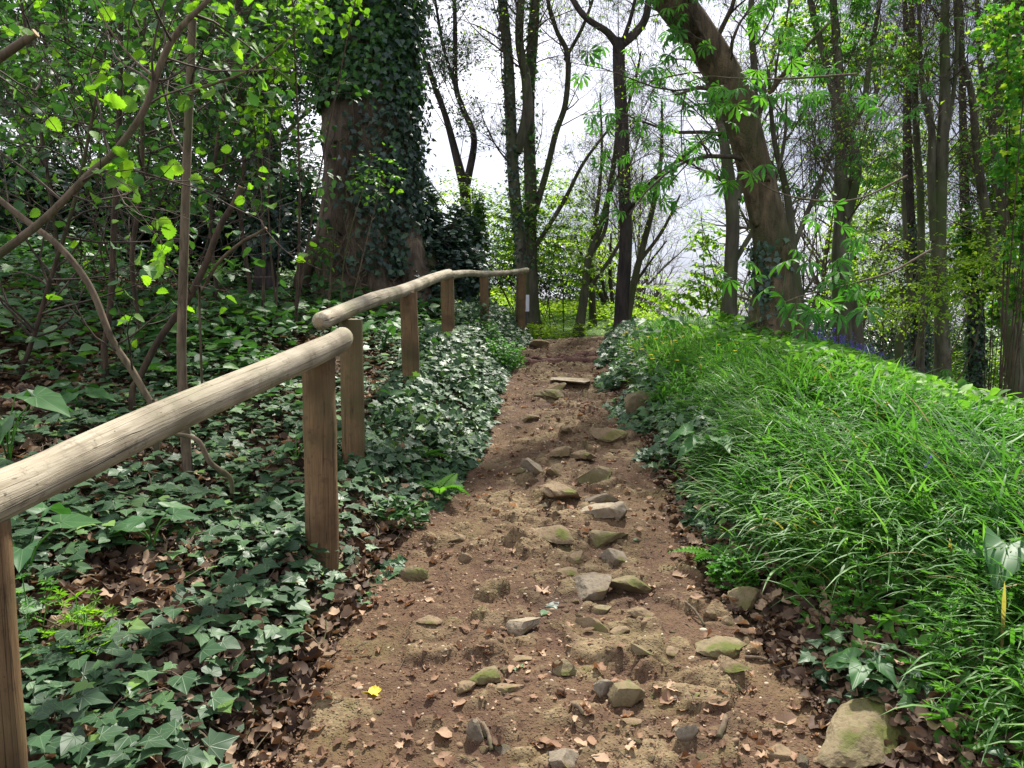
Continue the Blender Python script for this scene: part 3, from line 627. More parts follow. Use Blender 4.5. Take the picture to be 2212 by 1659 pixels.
# --- near hazel stems on the left bank
hz = [TW(16, .5, 1.2, k=7, up=.05, t0=.15, angle=(40, 80), maxr=.006), TW(60, .2, .6, up=0, t0=.2)]
hl = lambda n, lo=.05, hi=.085: [(n, HAZEL, (lo, hi), 'hazel', dict(along=.35, tilt=(10, 75), droop=.35)), (n, HAZEL, (lo*.8, hi*.8), 'mid', dict(along=.35, tilt=(10, 75), droop=.2))]
tree('sapling', 'straight grey-brown sapling standing just behind the near handrail', 'sapling', [[(408, 1050, 3.5, 21), (398, 900, 3.5, 21), (392, 760, 3.5, 20), (397, 560, 3.5, 19), (404, 330, 3.5, 18), (414, 100, 3.5, 17), (420, -120, 3.5, 15), (430, -500, 3.5, 8)], [(403, 205, 3.5, 9), (450, 185, 3.4, 7), (540, 150, 3.3, 4), (650, 60, 3.2, 2)]],
     M['hazel_bark'], [TW(14, .5, 1.1, k=7, up=.05, t0=.55, angle=(40, 80), maxr=.005), TW(60, .2, .5, up=0)], hl(110, .045, .065), flare=1.1, rough=.04)
tree('sapling', 'thinner brown sapling, second stem to the left of the straight one', 'sapling', [[(225, 760, 4.6, 13), (240, 640, 4.6, 13), (247, 480, 4.6, 13), (258, 250, 4.6, 12), (262, 0, 4.6, 11), (268, -200, 4.6, 9), (270, -500, 4.6, 5)]],
     M['hazel_dark'], [TW(12, .5, 1.2, k=7, up=.05, t0=.5, angle=(40, 80), maxr=.005), TW(60, .2, .5)], hl(150, .05, .075), flare=1.1, rough=.04)
tree('leaning_stem', 'long curved hazel stem reaching up from the left edge across both saplings', 'hazel stem', [[(-260, 700, 3.0, 20), (-90, 610, 3.0, 19), (0, 548, 3.0, 18), (100, 470, 3.0, 16), (190, 378, 3.0, 15), (245, 330, 3.0, 14), (310, 240, 3.0, 14), (350, 130, 3.0, 14), (390, 60, 3.0, 12), (450, 0, 3.0, 10), (560, -120, 3.0, 6)], [(345, 175, 3.0, 7), (290, 130, 3.0, 5), (235, 60, 3.0, 3), (190, -20, 3., 2)]],
     M['hazel_bark'], [TW(20, .35, .9, k=7, up=.02, t0=.3, angle=(40, 90), maxr=.005), TW(50, .15, .4)], hl(90, .05, .075), base=False, rough=.05)
tree('leaning_stem', 'bent stem slanting down to the right towards the near rail, with a small leaf pair', 'hazel stem', [[(335, 880, 3.6, 13), (320, 860, 3.6, 14), (285, 800, 3.6, 15), (240, 730, 3.6, 14), (195, 620, 3.6, 14), (130, 535, 3.6, 14), (60, 480, 3.6, 14), (0, 432, 3.6, 13), (-120, 330, 3.6, 10)]],
     M['hazel_bark'], [TW(6, .3, .7, k=7, up=.05, t0=.2, angle=(40, 90), maxr=.005), TW(16, .12, .3)], [(14, HAZEL, (.055, .075), 'hazel', dict(along=.4, tilt=(10, 60), droop=.3))], flare=1.0, rough=.05)
def stub_end(G, Ls):
    P, Rd = Ls[0]; d_ = nrm(P[-1]-P[-2]); q_ = nrm(np.cross(d_, [0, 1, .2])); w_ = np.cross(d_, q_); th = np.arange(12)/12*2*math.pi
    ring = P[-1]+d_*.002+(np.cos(th)[:, None]*q_+np.sin(th)[:, None]*w_)*Rd[-1]*1.02; G.add(np.vstack([[P[-1]+d_*.003], ring]), [[0, 1+i, 1+(i+1) % 12] for i in range(12)]+[[0, 1+(i+1) % 12, 1+i] for i in range(12)], mat=0)
def stub(label, pts, mat='hazel_dark', lv=6):
    r = tree('cut_stem', label, 'cut stem', [pts], M[mat], [TW(lv, .25, .6, k=6, up=.05, t0=.3, angle=(40, 90), maxr=.004), TW(12, .1, .3)], [(10, HAZEL, (.04, .065), 'hazel', dict(along=.4, tilt=(10, 60), droop=.3))], flare=1.0, rough=.05)
    P, Rd = limb(pts); d_ = nrm(P[-1]-P[-2]); G = Geo(); tubes(G, [P[-1]-d_*.003, P[-1]+d_*.004], [Rd[-1]*1.03]*2, 12, cap=True); G.build('cut_end', [M['cut']], r, False); settle(r)
stub('dark sawn-off stem with a pale round cut end, right of the straight sapling', [(285, 850, 4.2, 14), (340, 740, 4.2, 15), (400, 655, 4.2, 15), (440, 580, 4.2, 14), (475, 490, 4.2, 13), (505, 440, 4.2, 13), (521, 404, 4.2, 13)])
stub('thin curved stem ending in a small pale cut beside the thicker sawn stem', [(430, 640, 4.3, 5), (470, 570, 4.2, 7), (520, 525, 4.1, 7), (555, 505, 4.1, 6), (574, 493, 4.1, 6)], 'hazel_bark', 2)
stub('short sawn branch end poking in at the upper left edge', [(-200, 260, 2.9, 22), (-60, 165, 2.9, 20), (20, 110, 2.9, 18), (76, 72, 2.9, 17)], 'hazel_bark', 4)
tree('ground_branch', 'crooked bare branch lying in the ivy below the near rail', 'branch', [[(370, 936, 3.2, 8), (425, 950, 3.2, 11), (455, 1000, 3.2, 12), (495, 1030, 3.25, 11), (502, 1065, 3.25, 10)]], M['hazel_bark'], base=False)
for k, (lb, pts) in enumerate([
    ('dark crooked stem between the two saplings', [(300, 700, 5.2, 9), (285, 560, 5.2, 10), (305, 400, 5.2, 9), (308, 250, 5.2, 8), (312, 90, 5.2, 7), (315, -100, 5.2, 5)]),
    ('slender dark stem leaning at the left edge of the photo', [(40, 820, 4.4, 9), (75, 720, 4.4, 9), (110, 600, 4.4, 9), (165, 420, 4.4, 8), (210, 200, 4.4, 6), (250, 0, 4.4, 4)]),
    ('thin stem rising behind the sawn-off stem', [(470, 640, 6.5, 8), (455, 480, 6.5, 8), (470, 300, 6.5, 7), (500, 100, 6.5, 6), (520, -100, 6.5, 4)]),
    ('spindly stem just left of the ivy-wrapped thin trunk', [(540, 620, 7.5, 9), (520, 460, 7.5, 9), (530, 300, 7.5, 8), (515, 120, 7.5, 7), (520, -80, 7.5, 5)]),
    ('slim stem in the top left corner thicket', [(130, 700, 6.2, 9), (120, 500, 6.2, 9), (90, 300, 6.2, 8), (60, 100, 6.2, 7), (30, -120, 6.2, 5)])]):
    tree('hazel_shoot', lb, 'hazel stem', [pts], M['hazel_dark'], [TW(34, .6, 1.5, k=8, up=.06, t0=.15, angle=(40, 90), maxr=.007), TW(170, .25, .7, up=0)],
         [((420, 420, 620, 620, 700)[k], HAZEL, (.045, .075), 'mid', dict(along=.35, tilt=(5, 60), droop=.2)), ((40, 60, 60, 60, 90)[k], HAZEL, (.045, .07), 'hazel', dict(along=.35, tilt=(5, 75), droop=.3))], flare=1.1, rough=.05)

# --- trunks and fine-twigged crowns around the top of the path
bare = lambda n1, n2, n3, a=2.2, m=.03: [TW(n1*5//10, a*.5, a, k=8, t0=.3, angle=(25, 60), up=.06, maxr=m*.55), TW(n2*7//10, a*.25, a*.6, k=6, angle=(25, 65)), TW(int(n3*1.2), a*.12, a*.34, k=5, angle=(25, 70), rmin=.002), TW(int(n3*2), a*.06, a*.2, k=4, angle=(25, 70), rmin=.0014)]
bud = lambda n, mk='fresh', lo=.03, hi=.05: [(n, SIMPLE, (lo, hi), mk, dict(jit=.05))]
tree('ivy_tree', 'dark forked tree with purplish ivy tufts, right of the old tree', 'tree', [[(1008, 560, 13, 23.1), (1005, 420, 13, 23.1), (998, 385, 13, 20.4), (965, 260, 13, 13.6), (930, 160, 13, 12.2), (900, 60, 13, 9.5), (870, -60, 13, 6.8), (850, -220, 13, 3.4)],
    [(1008, 400, 13, 16.3), (1024, 300, 13, 13.6), (1000, 235, 13, 12.2), (984, 180, 13, 10.9), (983, 60, 13, 9.5), (980, -60, 13, 7.5), (975, -250, 13, 3.4)], [(998, 230, 13, 8.2), (960, 110, 13, 6.8), (940, 0, 13, 5.4), (920, -130, 13, 2.7)]], M['bark_dark'],
    bare(70, 500, 1500, 1.5, .015), [(3600, SIMPLE, (.045, .08), 'ivy_dark', dict(lv=1, jit=.06)), (1200, SIMPLE, (.03, .05), 'holly', dict(jit=.08))], tw='bark_dark')
t1 = [(1128, 700, 12, 30), (1128, 560, 12, 26), (1112, 420, 12, 25), (1104, 280, 12, 24), (1098, 130, 12, 22), (1085, 0, 12, 20), (1078, -150, 12, 22), (1070, -420, 12, 12)]
tt = tree('twin_tree', 'tall trunk pair of dark ivy-flecked stems just behind the end of the handrail', 'tree', [t1, [(1116, 330, 12, 22), (1138, 250, 12, 22), (1136, 170, 12, 20), (1122, 90, 12, 18), (1128, -20, 12, 16), (1150, -200, 12, 9)]], M['bark_grey'], bare(50, 240, 800, 2.0), bud(900)+[(500, SIMPLE, (.05, .07), 'mid', dict(lv=1))])
P_, R_ = limb(t1, 40); ivy_on(tt, P_, R_, 1500, (.035, .06), (-.5, -1, 0), (.1, .95), .03); settle(tt)
t2 = [(1150, 680, 12.4, 28), (1146, 520, 12.4, 26), (1146, 400, 12.4, 26), (1142, 250, 12.4, 24), (1148, 120, 12.4, 23), (1156, 0, 12.4, 21), (1165, -200, 12.4, 14)]
tt = tree('forked_tree', 'slimmer trunk with limbs sweeping up to the right, beside the twin stems', 'tree', [t2, [(1150, 470, 12.4, 16), (1178, 380, 12.4, 14), (1200, 290, 12.4, 13), (1222, 220, 12.4, 12), (1226, 120, 12.4, 11), (1200, 60, 12.4, 9), (1180, -20, 12.4, 8), (1170, -150, 12.4, 4)], [(1152, 540, 12.4, 10), (1215, 440, 12.2, 9), (1262, 350, 12, 7), (1330, 260, 12, 4)], [(1220, 130, 12.4, 8), (1262, 50, 12.4, 7), (1300, -60, 12.4, 4)]], M['bark_grey'], bare(60, 300, 1100, 1.9, .02), bud(1300))
P_, R_ = limb(t2, 40); ivy_on(tt, P_, R_, 900, (.04, .07), (0, -1, 0), (.1, .9), .05, 'mid'); settle(tt)
tree('crossroads_tree', 'slim dark trunk at the head of the path, splitting into a wide Y', 'tree', [[(1342, 728, 11.6, 31), (1345, 640, 11.6, 30), (1352, 520, 11.6, 28), (1349, 400, 11.6, 27), (1343, 250, 11.6, 27), (1337, 140, 11.6, 27), (1337, 85, 11.6, 28)],
    [(1337, 100, 11.6, 20), (1310, 68, 11.6, 15), (1268, 40, 11.6, 13), (1238, 0, 11.6, 12), (1200, -80, 11.6, 8), (1170, -200, 11.6, 4)], [(1337, 100, 11.6, 22), (1372, 72, 11.6, 18), (1394, 40, 11.6, 16), (1402, -10, 11.6, 14), (1410, -120, 11.6, 9), (1400, -300, 11.6, 4)], [(1345, 90, 11.6, 10), (1362, 40, 11.6, 8), (1376, -30, 11.6, 7), (1390, -200, 11.6, 4)],
    [(1352, 460, 11.5, 8), (1400, 400, 11.2, 8), (1460, 350, 11, 7), (1545, 288, 10.6, 5)], [(1350, 255, 11.6, 7), (1375, 160, 11.6, 6), (1385, 110, 11.6, 3)]], M['bark_dark'], bare(60, 300, 1000, 1.8, .016), bud(900)+[(140, CHEST, (.06, .10), 'mid', dict(lv=1, droop=.4))], flare=1.2)
tree('slender_tree', 'thin wavy trunk leaning right, left of the slim Y-topped trunk', 'tree', [[(1250, 718, 12.2, 20), (1262, 640, 12.2, 17), (1272, 560, 12.2, 15), (1300, 480, 12.2, 13), (1322, 380, 12.2, 11), (1334, 270, 12.2, 9), (1330, 150, 12.2, 6)], [(1275, 620, 12.2, 9), (1330, 540, 12.2, 8), (1360, 470, 12.2, 6), (1390, 380, 12.2, 3)], [(1270, 560, 12.2, 9), (1306, 500, 12.2, 8), (1318, 420, 12.2, 6), (1350, 350, 12, 3)]], M['bark_grey'], bare(24, 100, 400, 1.2, .01), bud(500))
tree('slender_tree', 'short straight stem standing between the wavy trunk and the slim Y-topped trunk', 'tree', [[(1281, 712, 13.2, 14), (1279, 640, 13.2, 13), (1276, 560, 13.2, 12), (1290, 450, 13.2, 9), (1300, 330, 13.2, 6), (1296, 200, 13.2, 3)]], M['bark_grey'], bare(18, 80, 300, 1.2, .01), bud(400))
tree('slender_tree', 'trunk leaning away to the right from behind the slim Y-topped trunk', 'tree', [[(1352, 700, 12.6, 17), (1372, 600, 12.6, 15), (1392, 520, 12.6, 13), (1412, 440, 12.6, 11), (1428, 340, 12.6, 8), (1430, 220, 12.6, 5)], [(1385, 560, 12.6, 9), (1430, 500, 12.6, 7), (1470, 420, 12.6, 4)]], M['bark_grey'], bare(24, 120, 400, 1.3, .01), bud(400))
tree('multi_stem_shrub', 'low many-stemmed bush against the pale sky between the path-head trunks', 'shrub', [[(1330, 700, 14.5, 14), (1300, 640, 14.5, 10), (1270, 590, 14.5, 7), (1240, 500, 14.5, 3)], [(1328, 690, 14.5, 9), (1318, 600, 14.5, 8), (1320, 500, 14.5, 4)], [(1325, 690, 14.5, 9), (1300, 600, 14.5, 6), (1290, 480, 14.5, 3)], [(1330, 690, 14.5, 9), (1380, 600, 14.5, 6), (1440, 520, 14.5, 3)]], M['bark_dark'], bare(30, 200, 600, 1.4, .01), bud(1100))
# right of the chestnut
t6 = [(1572, 715, 9.6, 36.8), (1578, 600, 9.6, 30.4), (1583, 480, 9.6, 28.8), (1576, 400, 9.6, 28), (1563, 300, 9.6, 19.2), (1545, 220, 9.6, 16), (1510, 120, 9.6, 12.8), (1480, -20, 9.6, 9.6), (1460, -200, 9.6, 4.8)]
tree('ivy_tree', 'straight dark trunk half hidden behind the leaning chestnut', 'tree', [t6, [(1590, 430, 9.6, 20), (1612, 330, 9.6, 18), (1630, 180, 9.6, 15), (1622, 40, 9.6, 13), (1630, -120, 9.6, 8)], [(1590, 560, 9.6, 12), (1640, 470, 9.6, 10), (1690, 330, 9.6, 8), (1700, 200, 9.6, 4)]], M['bark_grey'], bare(60, 300, 1000, 2., .02), bud(600)+[(160, CHEST, (.07, .12), 'chest', dict(lv=1, droop=.4))])
t7 = [(1822, 782, 11, 39.6), (1818, 680, 11, 36.1), (1815, 560, 11, 34.4), (1820, 460, 11, 32.7), (1816, 380, 11, 25.8), (1815, 290, 11, 20.6), (1800, 200, 11, 17.2), (1778, 110, 11, 14.6), (1750, 0, 11, 12), (1730, -150, 11, 6)]
tree('horse_chestnut', 'upright chestnut with several steep limbs and bright hand-shaped leaves, right of the leaning one', 'tree', [t7, [(1825, 470, 11, 28), (1848, 380, 11, 24), (1842, 320, 11, 22), (1822, 260, 11, 20), (1812, 150, 11, 18), (1800, 0, 11, 15), (1790, -180, 11, 8)], [(1830, 300, 11, 14), (1865, 220, 11, 12), (1880, 120, 11, 10), (1900, 0, 11, 8), (1910, -120, 11, 5)], [(1840, 620, 11.2, 26), (1850, 720, 11.2, 28), (1848, 790, 11.2, 30)]],
     M['bark_grey'], bare(60, 260, 700, 2.2, .02), [(620, CHEST, (.10, .15), 'chest', dict(lv=1, droop=.5, tilt=(0, 50))), (500, SIMPLE, (.04, .07), 'fresh', {})])
t8 = [(2036, 826, 12, 35.8), (2034, 700, 12, 30.3), (2028, 560, 12, 28.9), (2030, 420, 12, 27.5), (2036, 300, 12, 23.4), (2042, 180, 12, 20.6), (2040, 60, 12, 17.9), (2045, -60, 12, 15.1), (2050, -300, 12, 6.9)]
tree('beech_tree', 'grey trunk with a pair of close parallel stems, base in the bluebells', 'tree', [t8, [(2018, 520, 12, 17.9), (2012, 380, 12, 17.9), (2012, 280, 12, 13.8), (1995, 200, 12, 9.6), (1988, 120, 12, 8.3), (1984, 0, 12, 6.9), (1980, -150, 12, 3.4)], [(2040, 320, 12, 9.6), (2062, 180, 12, 8.3), (2070, 40, 12, 6.9), (2080, -100, 12, 3.4)]], M['bark_grey'], bare(80, 420, 1400, 2.2, .02), bud(900)+[(150, CHEST, (.07, .12), 'chest', dict(lv=1, droop=.4))], flare=1.3)
tree('beech_tree', 'slim straight trunk between the upright chestnut and the paired grey trunk', 'tree', [[(1992, 690, 13, 12.8), (1990, 560, 13, 14.4), (1988, 420, 13, 14.4), (1980, 300, 13, 13.6), (1976, 180, 13, 12), (1970, 60, 13, 10.4), (1966, -100, 13, 7.2)]], M['bark_grey'], bare(50, 260, 800, 2., .015), bud(700))
tree('beech_tree', 'leaning tall trunk second from the right edge', 'tree', [[(2200, 880, 12.5, 34.4), (2178, 700, 12.5, 26.1), (2152, 560, 12.5, 22), (2128, 450, 12.5, 19.3), (2110, 330, 12.5, 16.5), (2098, 200, 12.5, 13.8), (2070, 90, 12.5, 11), (2062, -60, 12.5, 7.6), (2050, -250, 12.5, 3.4)]], M['bark_grey'], bare(60, 300, 900, 2.2, .02), bud(900))
tree('beech_tree', 'trunk forking high up, nearest the right edge of the photo', 'tree', [[(2206, 860, 13.2, 27.5), (2190, 640, 13.2, 22), (2170, 480, 13.2, 19.3), (2150, 330, 13.2, 17.9), (2140, 250, 13.2, 15.1), (2118, 140, 13.2, 10.3), (2110, 0, 13.2, 8.3), (2100, -180, 13.2, 4.1)], [(2144, 270, 13.2, 11), (2156, 160, 13.2, 9.6), (2150, 40, 13.2, 8.3), (2150, -140, 13.2, 4.8)], [(2150, 290, 13.2, 8.3), (2190, 180, 13.2, 6.2), (2240, 60, 13.2, 3.4)]], M['bark_grey'], bare(60, 300, 900, 2.2, .02), bud(700)+[(1500, SIMPLE, (.06, .10), 'mid', dict(lv=1))])
t11 = [(1985, 830, 14, 39.9), (1984, 700, 14, 35.8), (1978, 620, 14, 31.6), (1965, 480, 14, 23.4), (1960, 300, 14, 17.9), (1958, 100, 14, 12.4), (1950, -80, 14, 6.2)]
x_ = tree('ivy_tree', 'dark ivy-wrapped trunk left of the paired grey trunk', 'tree', [t11], M['bark_dark'], bare(40, 160, 500, 1.6, .02), [(1500, SIMPLE, (.06, .09), 'holly', dict(lv=1))]); P_, R_ = limb(t11, 40); ivy_on(x_, P_, R_, 1300, (.05, .08), None, (.03, .5), .05); settle(x_)
tree('slender_tree', 'bent thin pale stem in the shade left of the ivy-wrapped trunk', 'tree', [[(1944, 822, 12.5, 17), (1942, 740, 12.5, 17), (1958, 690, 12.5, 15), (1968, 640, 12.5, 14), (1960, 560, 12.5, 12), (1950, 420, 12.5, 8)], [(1958, 700, 12.5, 10), (1950, 650, 12.5, 9), (1944, 600, 12.5, 7)]], M['bark_grey'], bare(12, 60, 200, 1.2, .01), bud(200))
t12 = [(2108, 850, 15, 27.5), (2106, 740, 15, 24.8), (2100, 640, 15, 23.4), (2085, 450, 15, 19.3), (2080, 250, 15, 15.1), (2075, 0, 15, 9.6)]
x_ = tree('ivy_tree', 'dark trunk between the paired grey trunk and the leaning trunk', 'tree', [t12], M['bark_dark'], bare(30, 120, 300, 1.6, .02), bud(300)); P_, R_ = limb(t12, 40); ivy_on(x_, P_, R_, 1100, (.05, .09), None, (.03, .5), .06); settle(x_)
tree('slender_tree', 'reddish trunk just right of the leaning chestnut base', 'tree', [[(1728, 740, 9.8, 34), (1722, 640, 9.8, 26), (1712, 540, 9.8, 20), (1700, 420, 9.8, 15), (1672, 300, 9.8, 11), (1660, 150, 9.8, 7)], [(1712, 540, 9.8, 12), (1760, 420, 9.8, 9), (1800, 330, 9.8, 5)]], M['bark_grey'], bare(30, 160, 400, 1.4, .012), bud(500))
x5 = [(572, 560, 8.6, 34), (570, 460, 8.6, 34), (566, 320, 8.6, 32), (560, 160, 8.6, 28), (556, 0, 8.6, 24), (550, -200, 8.6, 14)]
x_ = tree('ivy_tree', 'thin ivy-wrapped trunk left of the massive old tree', 'tree', [x5], M['bark_dark'], bare(20, 80, 200, 1.2, .012), [(900, SIMPLE, (.05, .08), 'mid', dict(lv=1))]); P_, R_ = limb(x5, 40); ivy_on(x_, P_, R_, 3200, (.05, .085), None, (.0, .95), .09); settle(x_)

# --- leafy masses: shrubs, evergreens and sprays
def shrub(name, label, cat, lumps, n, tmpl, size, mk, group=None, stem='hazel_dark', tilt=(0, 60), sub=None, gap=.0, flat=0, nst=2, mk2=None, f2=.2):
    C = [(at(u, v, d), ru*d/FPX, rv*d/FPX) for u, v, d, ru, rv in lumps]
    lo = min(C, key=lambda q: q[0][2]); bx, by = lo[0][0], lo[0][1]; zg = float(H(bx, by)); root = empty(name, (bx, by, zg), label, cat, group)
    G = Geo(); ends = []
    for c, a, b in C:
        for _ in range(nst):
            e = c+np.array([U(-.7, .7)*a, U(-.7, .7)*a, U(-.6, .7)*b]); g0 = np.array([bx+(c[0]-bx)*.4+U(-.2, .2)*a, by+U(-.2, .2)*a, 0]); g0[2] = float(H(g0[0], g0[1]))-.05
            m = (g0+e)/2+rng.normal(size=3)*.15*a; ends.append(catmull([g0, m, e, e+(e-m)*.4], 10))
    P = np.stack(ends); Rd = np.linspace(1, .3, 10)[None]*U(.005, .013, len(P))[:, None]; tubes(G, P, Rd, 5)
    a_ = np.mean([q[1] for q in C]); Q, r = grow(P, Rd, 12*len(P), (a_*.3, a_*.8), (25, 70), up=.02, rmin=.002); tubes(G, Q, r, 3)
    G.build('stems', [M[stem]], root)
    vol = np.array([a*a*b for _, a, b in C])**.7; cnt = (n*vol/vol.sum()).astype(int); G = Geo()
    for (c, a, b), m in zip(C, cnt):
        q = nrm(rng.normal(size=(m*2, 3)))*(U(0, 1, (m*2, 1))**.45); k = fbm(q[:, 0]*2.3+c[0]*3, q[:, 2]*2.3+q[:, 1]*1.7, 3, 13)
        q = q*(1+.5*k)[:, None]; keep = fbm(q[:, 0]*4+c[0]*5, q[:, 2]*4+q[:, 1]*3+c[2], 3, 17) > gap-.15; q = q[keep][:m]
        if flat:      # layered sprays: pull the leaves onto tiers
            z = q[:, 2]*b; s = flat*(1+.3*np.sin(q[:, 0]*3)); q[:, 2] = (np.round(z/s+q[:, 0])-q[:, 0])*s/b+rng.normal(size=len(q))*.012/b
        p = c+q*np.array([a, a, b]); nn = len(p); Y = nrm(q*.6+hdir(nn)+[0, 0, -.25])
        mi = (U(0, 1, nn) < f2).astype(int) if mk2 else np.zeros(nn, int)
        for w in (0, 1):
            s_ = mi == w
            if s_.any(): leaves(G, tmpl, p[s_], Y[s_], nrm(rdir(s_.sum(), tilt)+q[s_]*.5), U(size[0], size[1], s_.sum()), None, w)
    G.build('crown', [M[mk]]+([M[mk2]] if mk2 else []), root); settle(root); return root
# left: evergreens behind the hazels
shrub('yew_tree', 'large dark yew filling the upper left corner behind the hazels', 'tree', [(40, 120, 13, 190, 170), (230, 40, 13.5, 200, 150), (120, 330, 13, 190, 120), (330, 210, 14, 150, 130), (60, -150, 13, 220, 160), (330, -160, 13.5, 220, 160)], 44000, SIMPLE, (.05, .085), 'holly', gap=.13, mk2='mid', f2=.3)
shrub('holly_tree', 'dark holly between the yew and the old tree, sky showing through it', 'tree', [(480, 120, 12.5, 130, 150), (600, 60, 12.8, 130, 120), (470, 330, 12.5, 130, 110), (640, 190, 13, 60, 60), (530, -120, 12.5, 180, 130), (640, 390, 12.5, 60, 90), (560, 480, 12, 130, 80)], 38000, SIMPLE, (.05, .085), 'holly', gap=.13, mk2='ivy_dark', f2=.4)
shrub('laurel_bush', 'low dark glossy bush at the left edge behind the sapling stems', 'bush', [(60, 430, 9, 150, 120), (260, 440, 9.5, 150, 110), (150, 560, 8.5, 170, 80)], 17000, BEECH, (.06, .11), 'ivy_dark', mk2='mid', f2=.25)
shrub('laurel_bush', 'dark glossy bush at the foot of the thin ivy-wrapped trunk', 'bush', [(430, 480, 9.5, 130, 90), (550, 500, 9.8, 100, 80), (640, 440, 11.5, 50, 80)], 10000, BEECH, (.06, .10), 'ivy_dark', mk2='holly', f2=.3)
shrub('hazel_shrub', 'leafy green hazel thicket in front of the yew, upper left', 'shrub', [(120, 200, 7.5, 180, 150), (330, 120, 7.2, 160, 140), (300, 330, 7.4, 150, 110), (500, 210, 7.6, 140, 120), (60, 20, 7.2, 160, 120), (520, 20, 7.6, 160, 100), (240, -140, 7.3, 260, 120)], 4300, HAZEL, (.05, .09), 'mid', gap=.06, mk2='hazel', f2=.08, nst=2)
shrub('hazel_shrub', 'spray of light leaves hanging over the old tree trunk from the left', 'shrub', [(610, 120, 6.2, 90, 70), (690, 10, 6.2, 110, 50), (560, 250, 6.2, 70, 60)], 330, HAZEL, (.045, .075), 'hazel', gap=.05, nst=2)
shrub('hazel_shrub', 'small leafy spray growing in front of the old tree foot', 'shrub', [(810, 390, 7.8, 60, 60), (700, 540, 7.6, 40, 40)], 260, BEECH, (.04, .065), 'mid', stem='hazel_bark', gap=.08, mk2='hazel', f2=.4, flat=.1, nst=2)
shrub('ivy_bush', 'rounded mound of ivy with painted blue-grey sky gloss right of the old tree foot', 'bush', [(960, 560, 9.7, 75, 80), (910, 500, 9.9, 50, 90), (1000, 520, 10.2, 45, 65), (1010, 600, 9.6, 50, 50), (930, 620, 9.2, 60, 40)], 10000, IVY2, (.045, .085), 'ivy_sky_gloss', mk2='ivy_dark', f2=.3, gap=.08)
shrub('small_conifer', 'small bright green conifer peeping over the ivy mound', 'conifer', [(1032, 470, 10.8, 20, 48), (1030, 520, 10.8, 28, 40)], 4500, SIMPLE, (.03, .05), 'mid', mk2='fresh', f2=.2)
shrub('hornbeam', 'fresh yellow-green hornbeam sprays behind the far rail posts', 'shrub', [(1090, 470, 12.6, 120, 60), (1200, 510, 12.8, 120, 90), (1230, 580, 12.6, 100, 60), (1110, 560, 12.8, 80, 70), (980, 430, 12.8, 90, 50), (1180, 420, 13, 110, 60)], 9500, BEECH, (.04, .07), 'fresh', gap=.05, flat=.16, tilt=(0, 35), mk2='mid', f2=.3)
shrub('holly_bush', 'shadowy evergreen bush filling the gap under the hornbeam sprays', 'bush', [(1210, 600, 15.5, 100, 70), (1100, 600, 15.5, 90, 80), (1150, 540, 16, 100, 60), (1290, 620, 16.5, 50, 40)], 11000, SIMPLE, (.05, .09), 'holly', mk2='mid', f2=.35)
shrub('hazel_shrub', 'bright yellow-green shrub low against the sky behind the path-head trunks', 'shrub', [(1290, 610, 16, 60, 60), (1400, 640, 16, 60, 40), (1310, 540, 16.5, 50, 50), (1470, 660, 16, 60, 30)], 3200, BEECH, (.05, .07), 'fresh', gap=.05, flat=.2)
shrub('hazel_shrub', 'light leafy shrub low to the left of the leaning chestnut', 'shrub', [(1530, 600, 10.5, 55, 50), (1480, 640, 10.5, 50, 40), (1560, 660, 10.3, 40, 40), (1520, 510, 10.6, 40, 40)], 1300, BEECH, (.05, .08), 'fresh', gap=.06, mk2='hazel', f2=.4, flat=.15)
# right: pale beeches, dark thicket, bright canopy at the edge
shrub('beech_sapling', 'pale green layered beech sprays right of the upright chestnut', 'shrub', [(1900, 480, 16, 120, 110), (1960, 620, 15.5, 120, 70), (1860, 620, 15, 90, 60), (2050, 560, 15, 100, 90), (1930, 360, 17, 120, 90)], 15000, BEECH, (.05, .08), 'fresh', gap=.08, flat=.25, tilt=(0, 30), mk2='mid', f2=.25)
shrub('beech_sapling', 'thin-leaved beech branches reaching across the trunks low on the right', 'shrub', [(2060, 600, 10.6, 130, 110), (1950, 650, 11.4, 110, 80), (2180, 520, 10.6, 90, 110), (1880, 540, 11.8, 80, 80)], 3400, BEECH, (.04, .06), 'fresh', gap=.08, flat=.22, tilt=(0, 30), stem='hazel_bark')
shrub('holly_bush', 'dark evergreen thicket behind the trunks right of the upright chestnut', 'bush', [(1900, 720, 17, 90, 70), (1985, 700, 17.5, 80, 90), (2100, 730, 18, 70, 70), (1800, 700, 17, 60, 50), (2180, 700, 19, 60, 80)], 10000, SIMPLE, (.06, .10), 'holly', mk2='mid', f2=.2, gap=.02)
shrub('maple_tree', 'dense bright green maple foliage along the right edge', 'tree', [(2190, 180, 13.5, 80, 120), (2200, 380, 14, 90, 110), (2150, 520, 14.5, 90, 80), (2190, 640, 15, 80, 80), (2200, 20, 13.5, 60, 90), (2110, 330, 15, 50, 60)], 13000, MAPLE, (.06, .10), 'chest', gap=.09, mk2='fresh', f2=.5)
shrub('maple_tree', 'green shrub layer low at the far right behind the bluebells', 'shrub', [(2120, 790, 17, 80, 40), (2190, 780, 16, 60, 60), (2060, 760, 18, 50, 50)], 6000, SIMPLE, (.06, .09), 'mid', mk2='fresh', f2=.5)
shrub('maple_tree', 'leafy yellow-green branch high between the chestnut and the beech trunks', 'tree', [(1800, 120, 12, 130, 60), (1930, 130, 12.5, 110, 50), (1730, 60, 12, 80, 60)], 2300, MAPLE, (.05, .08), 'fresh', gap=.1, flat=.25, mk2='chest', f2=.4, nst=2)
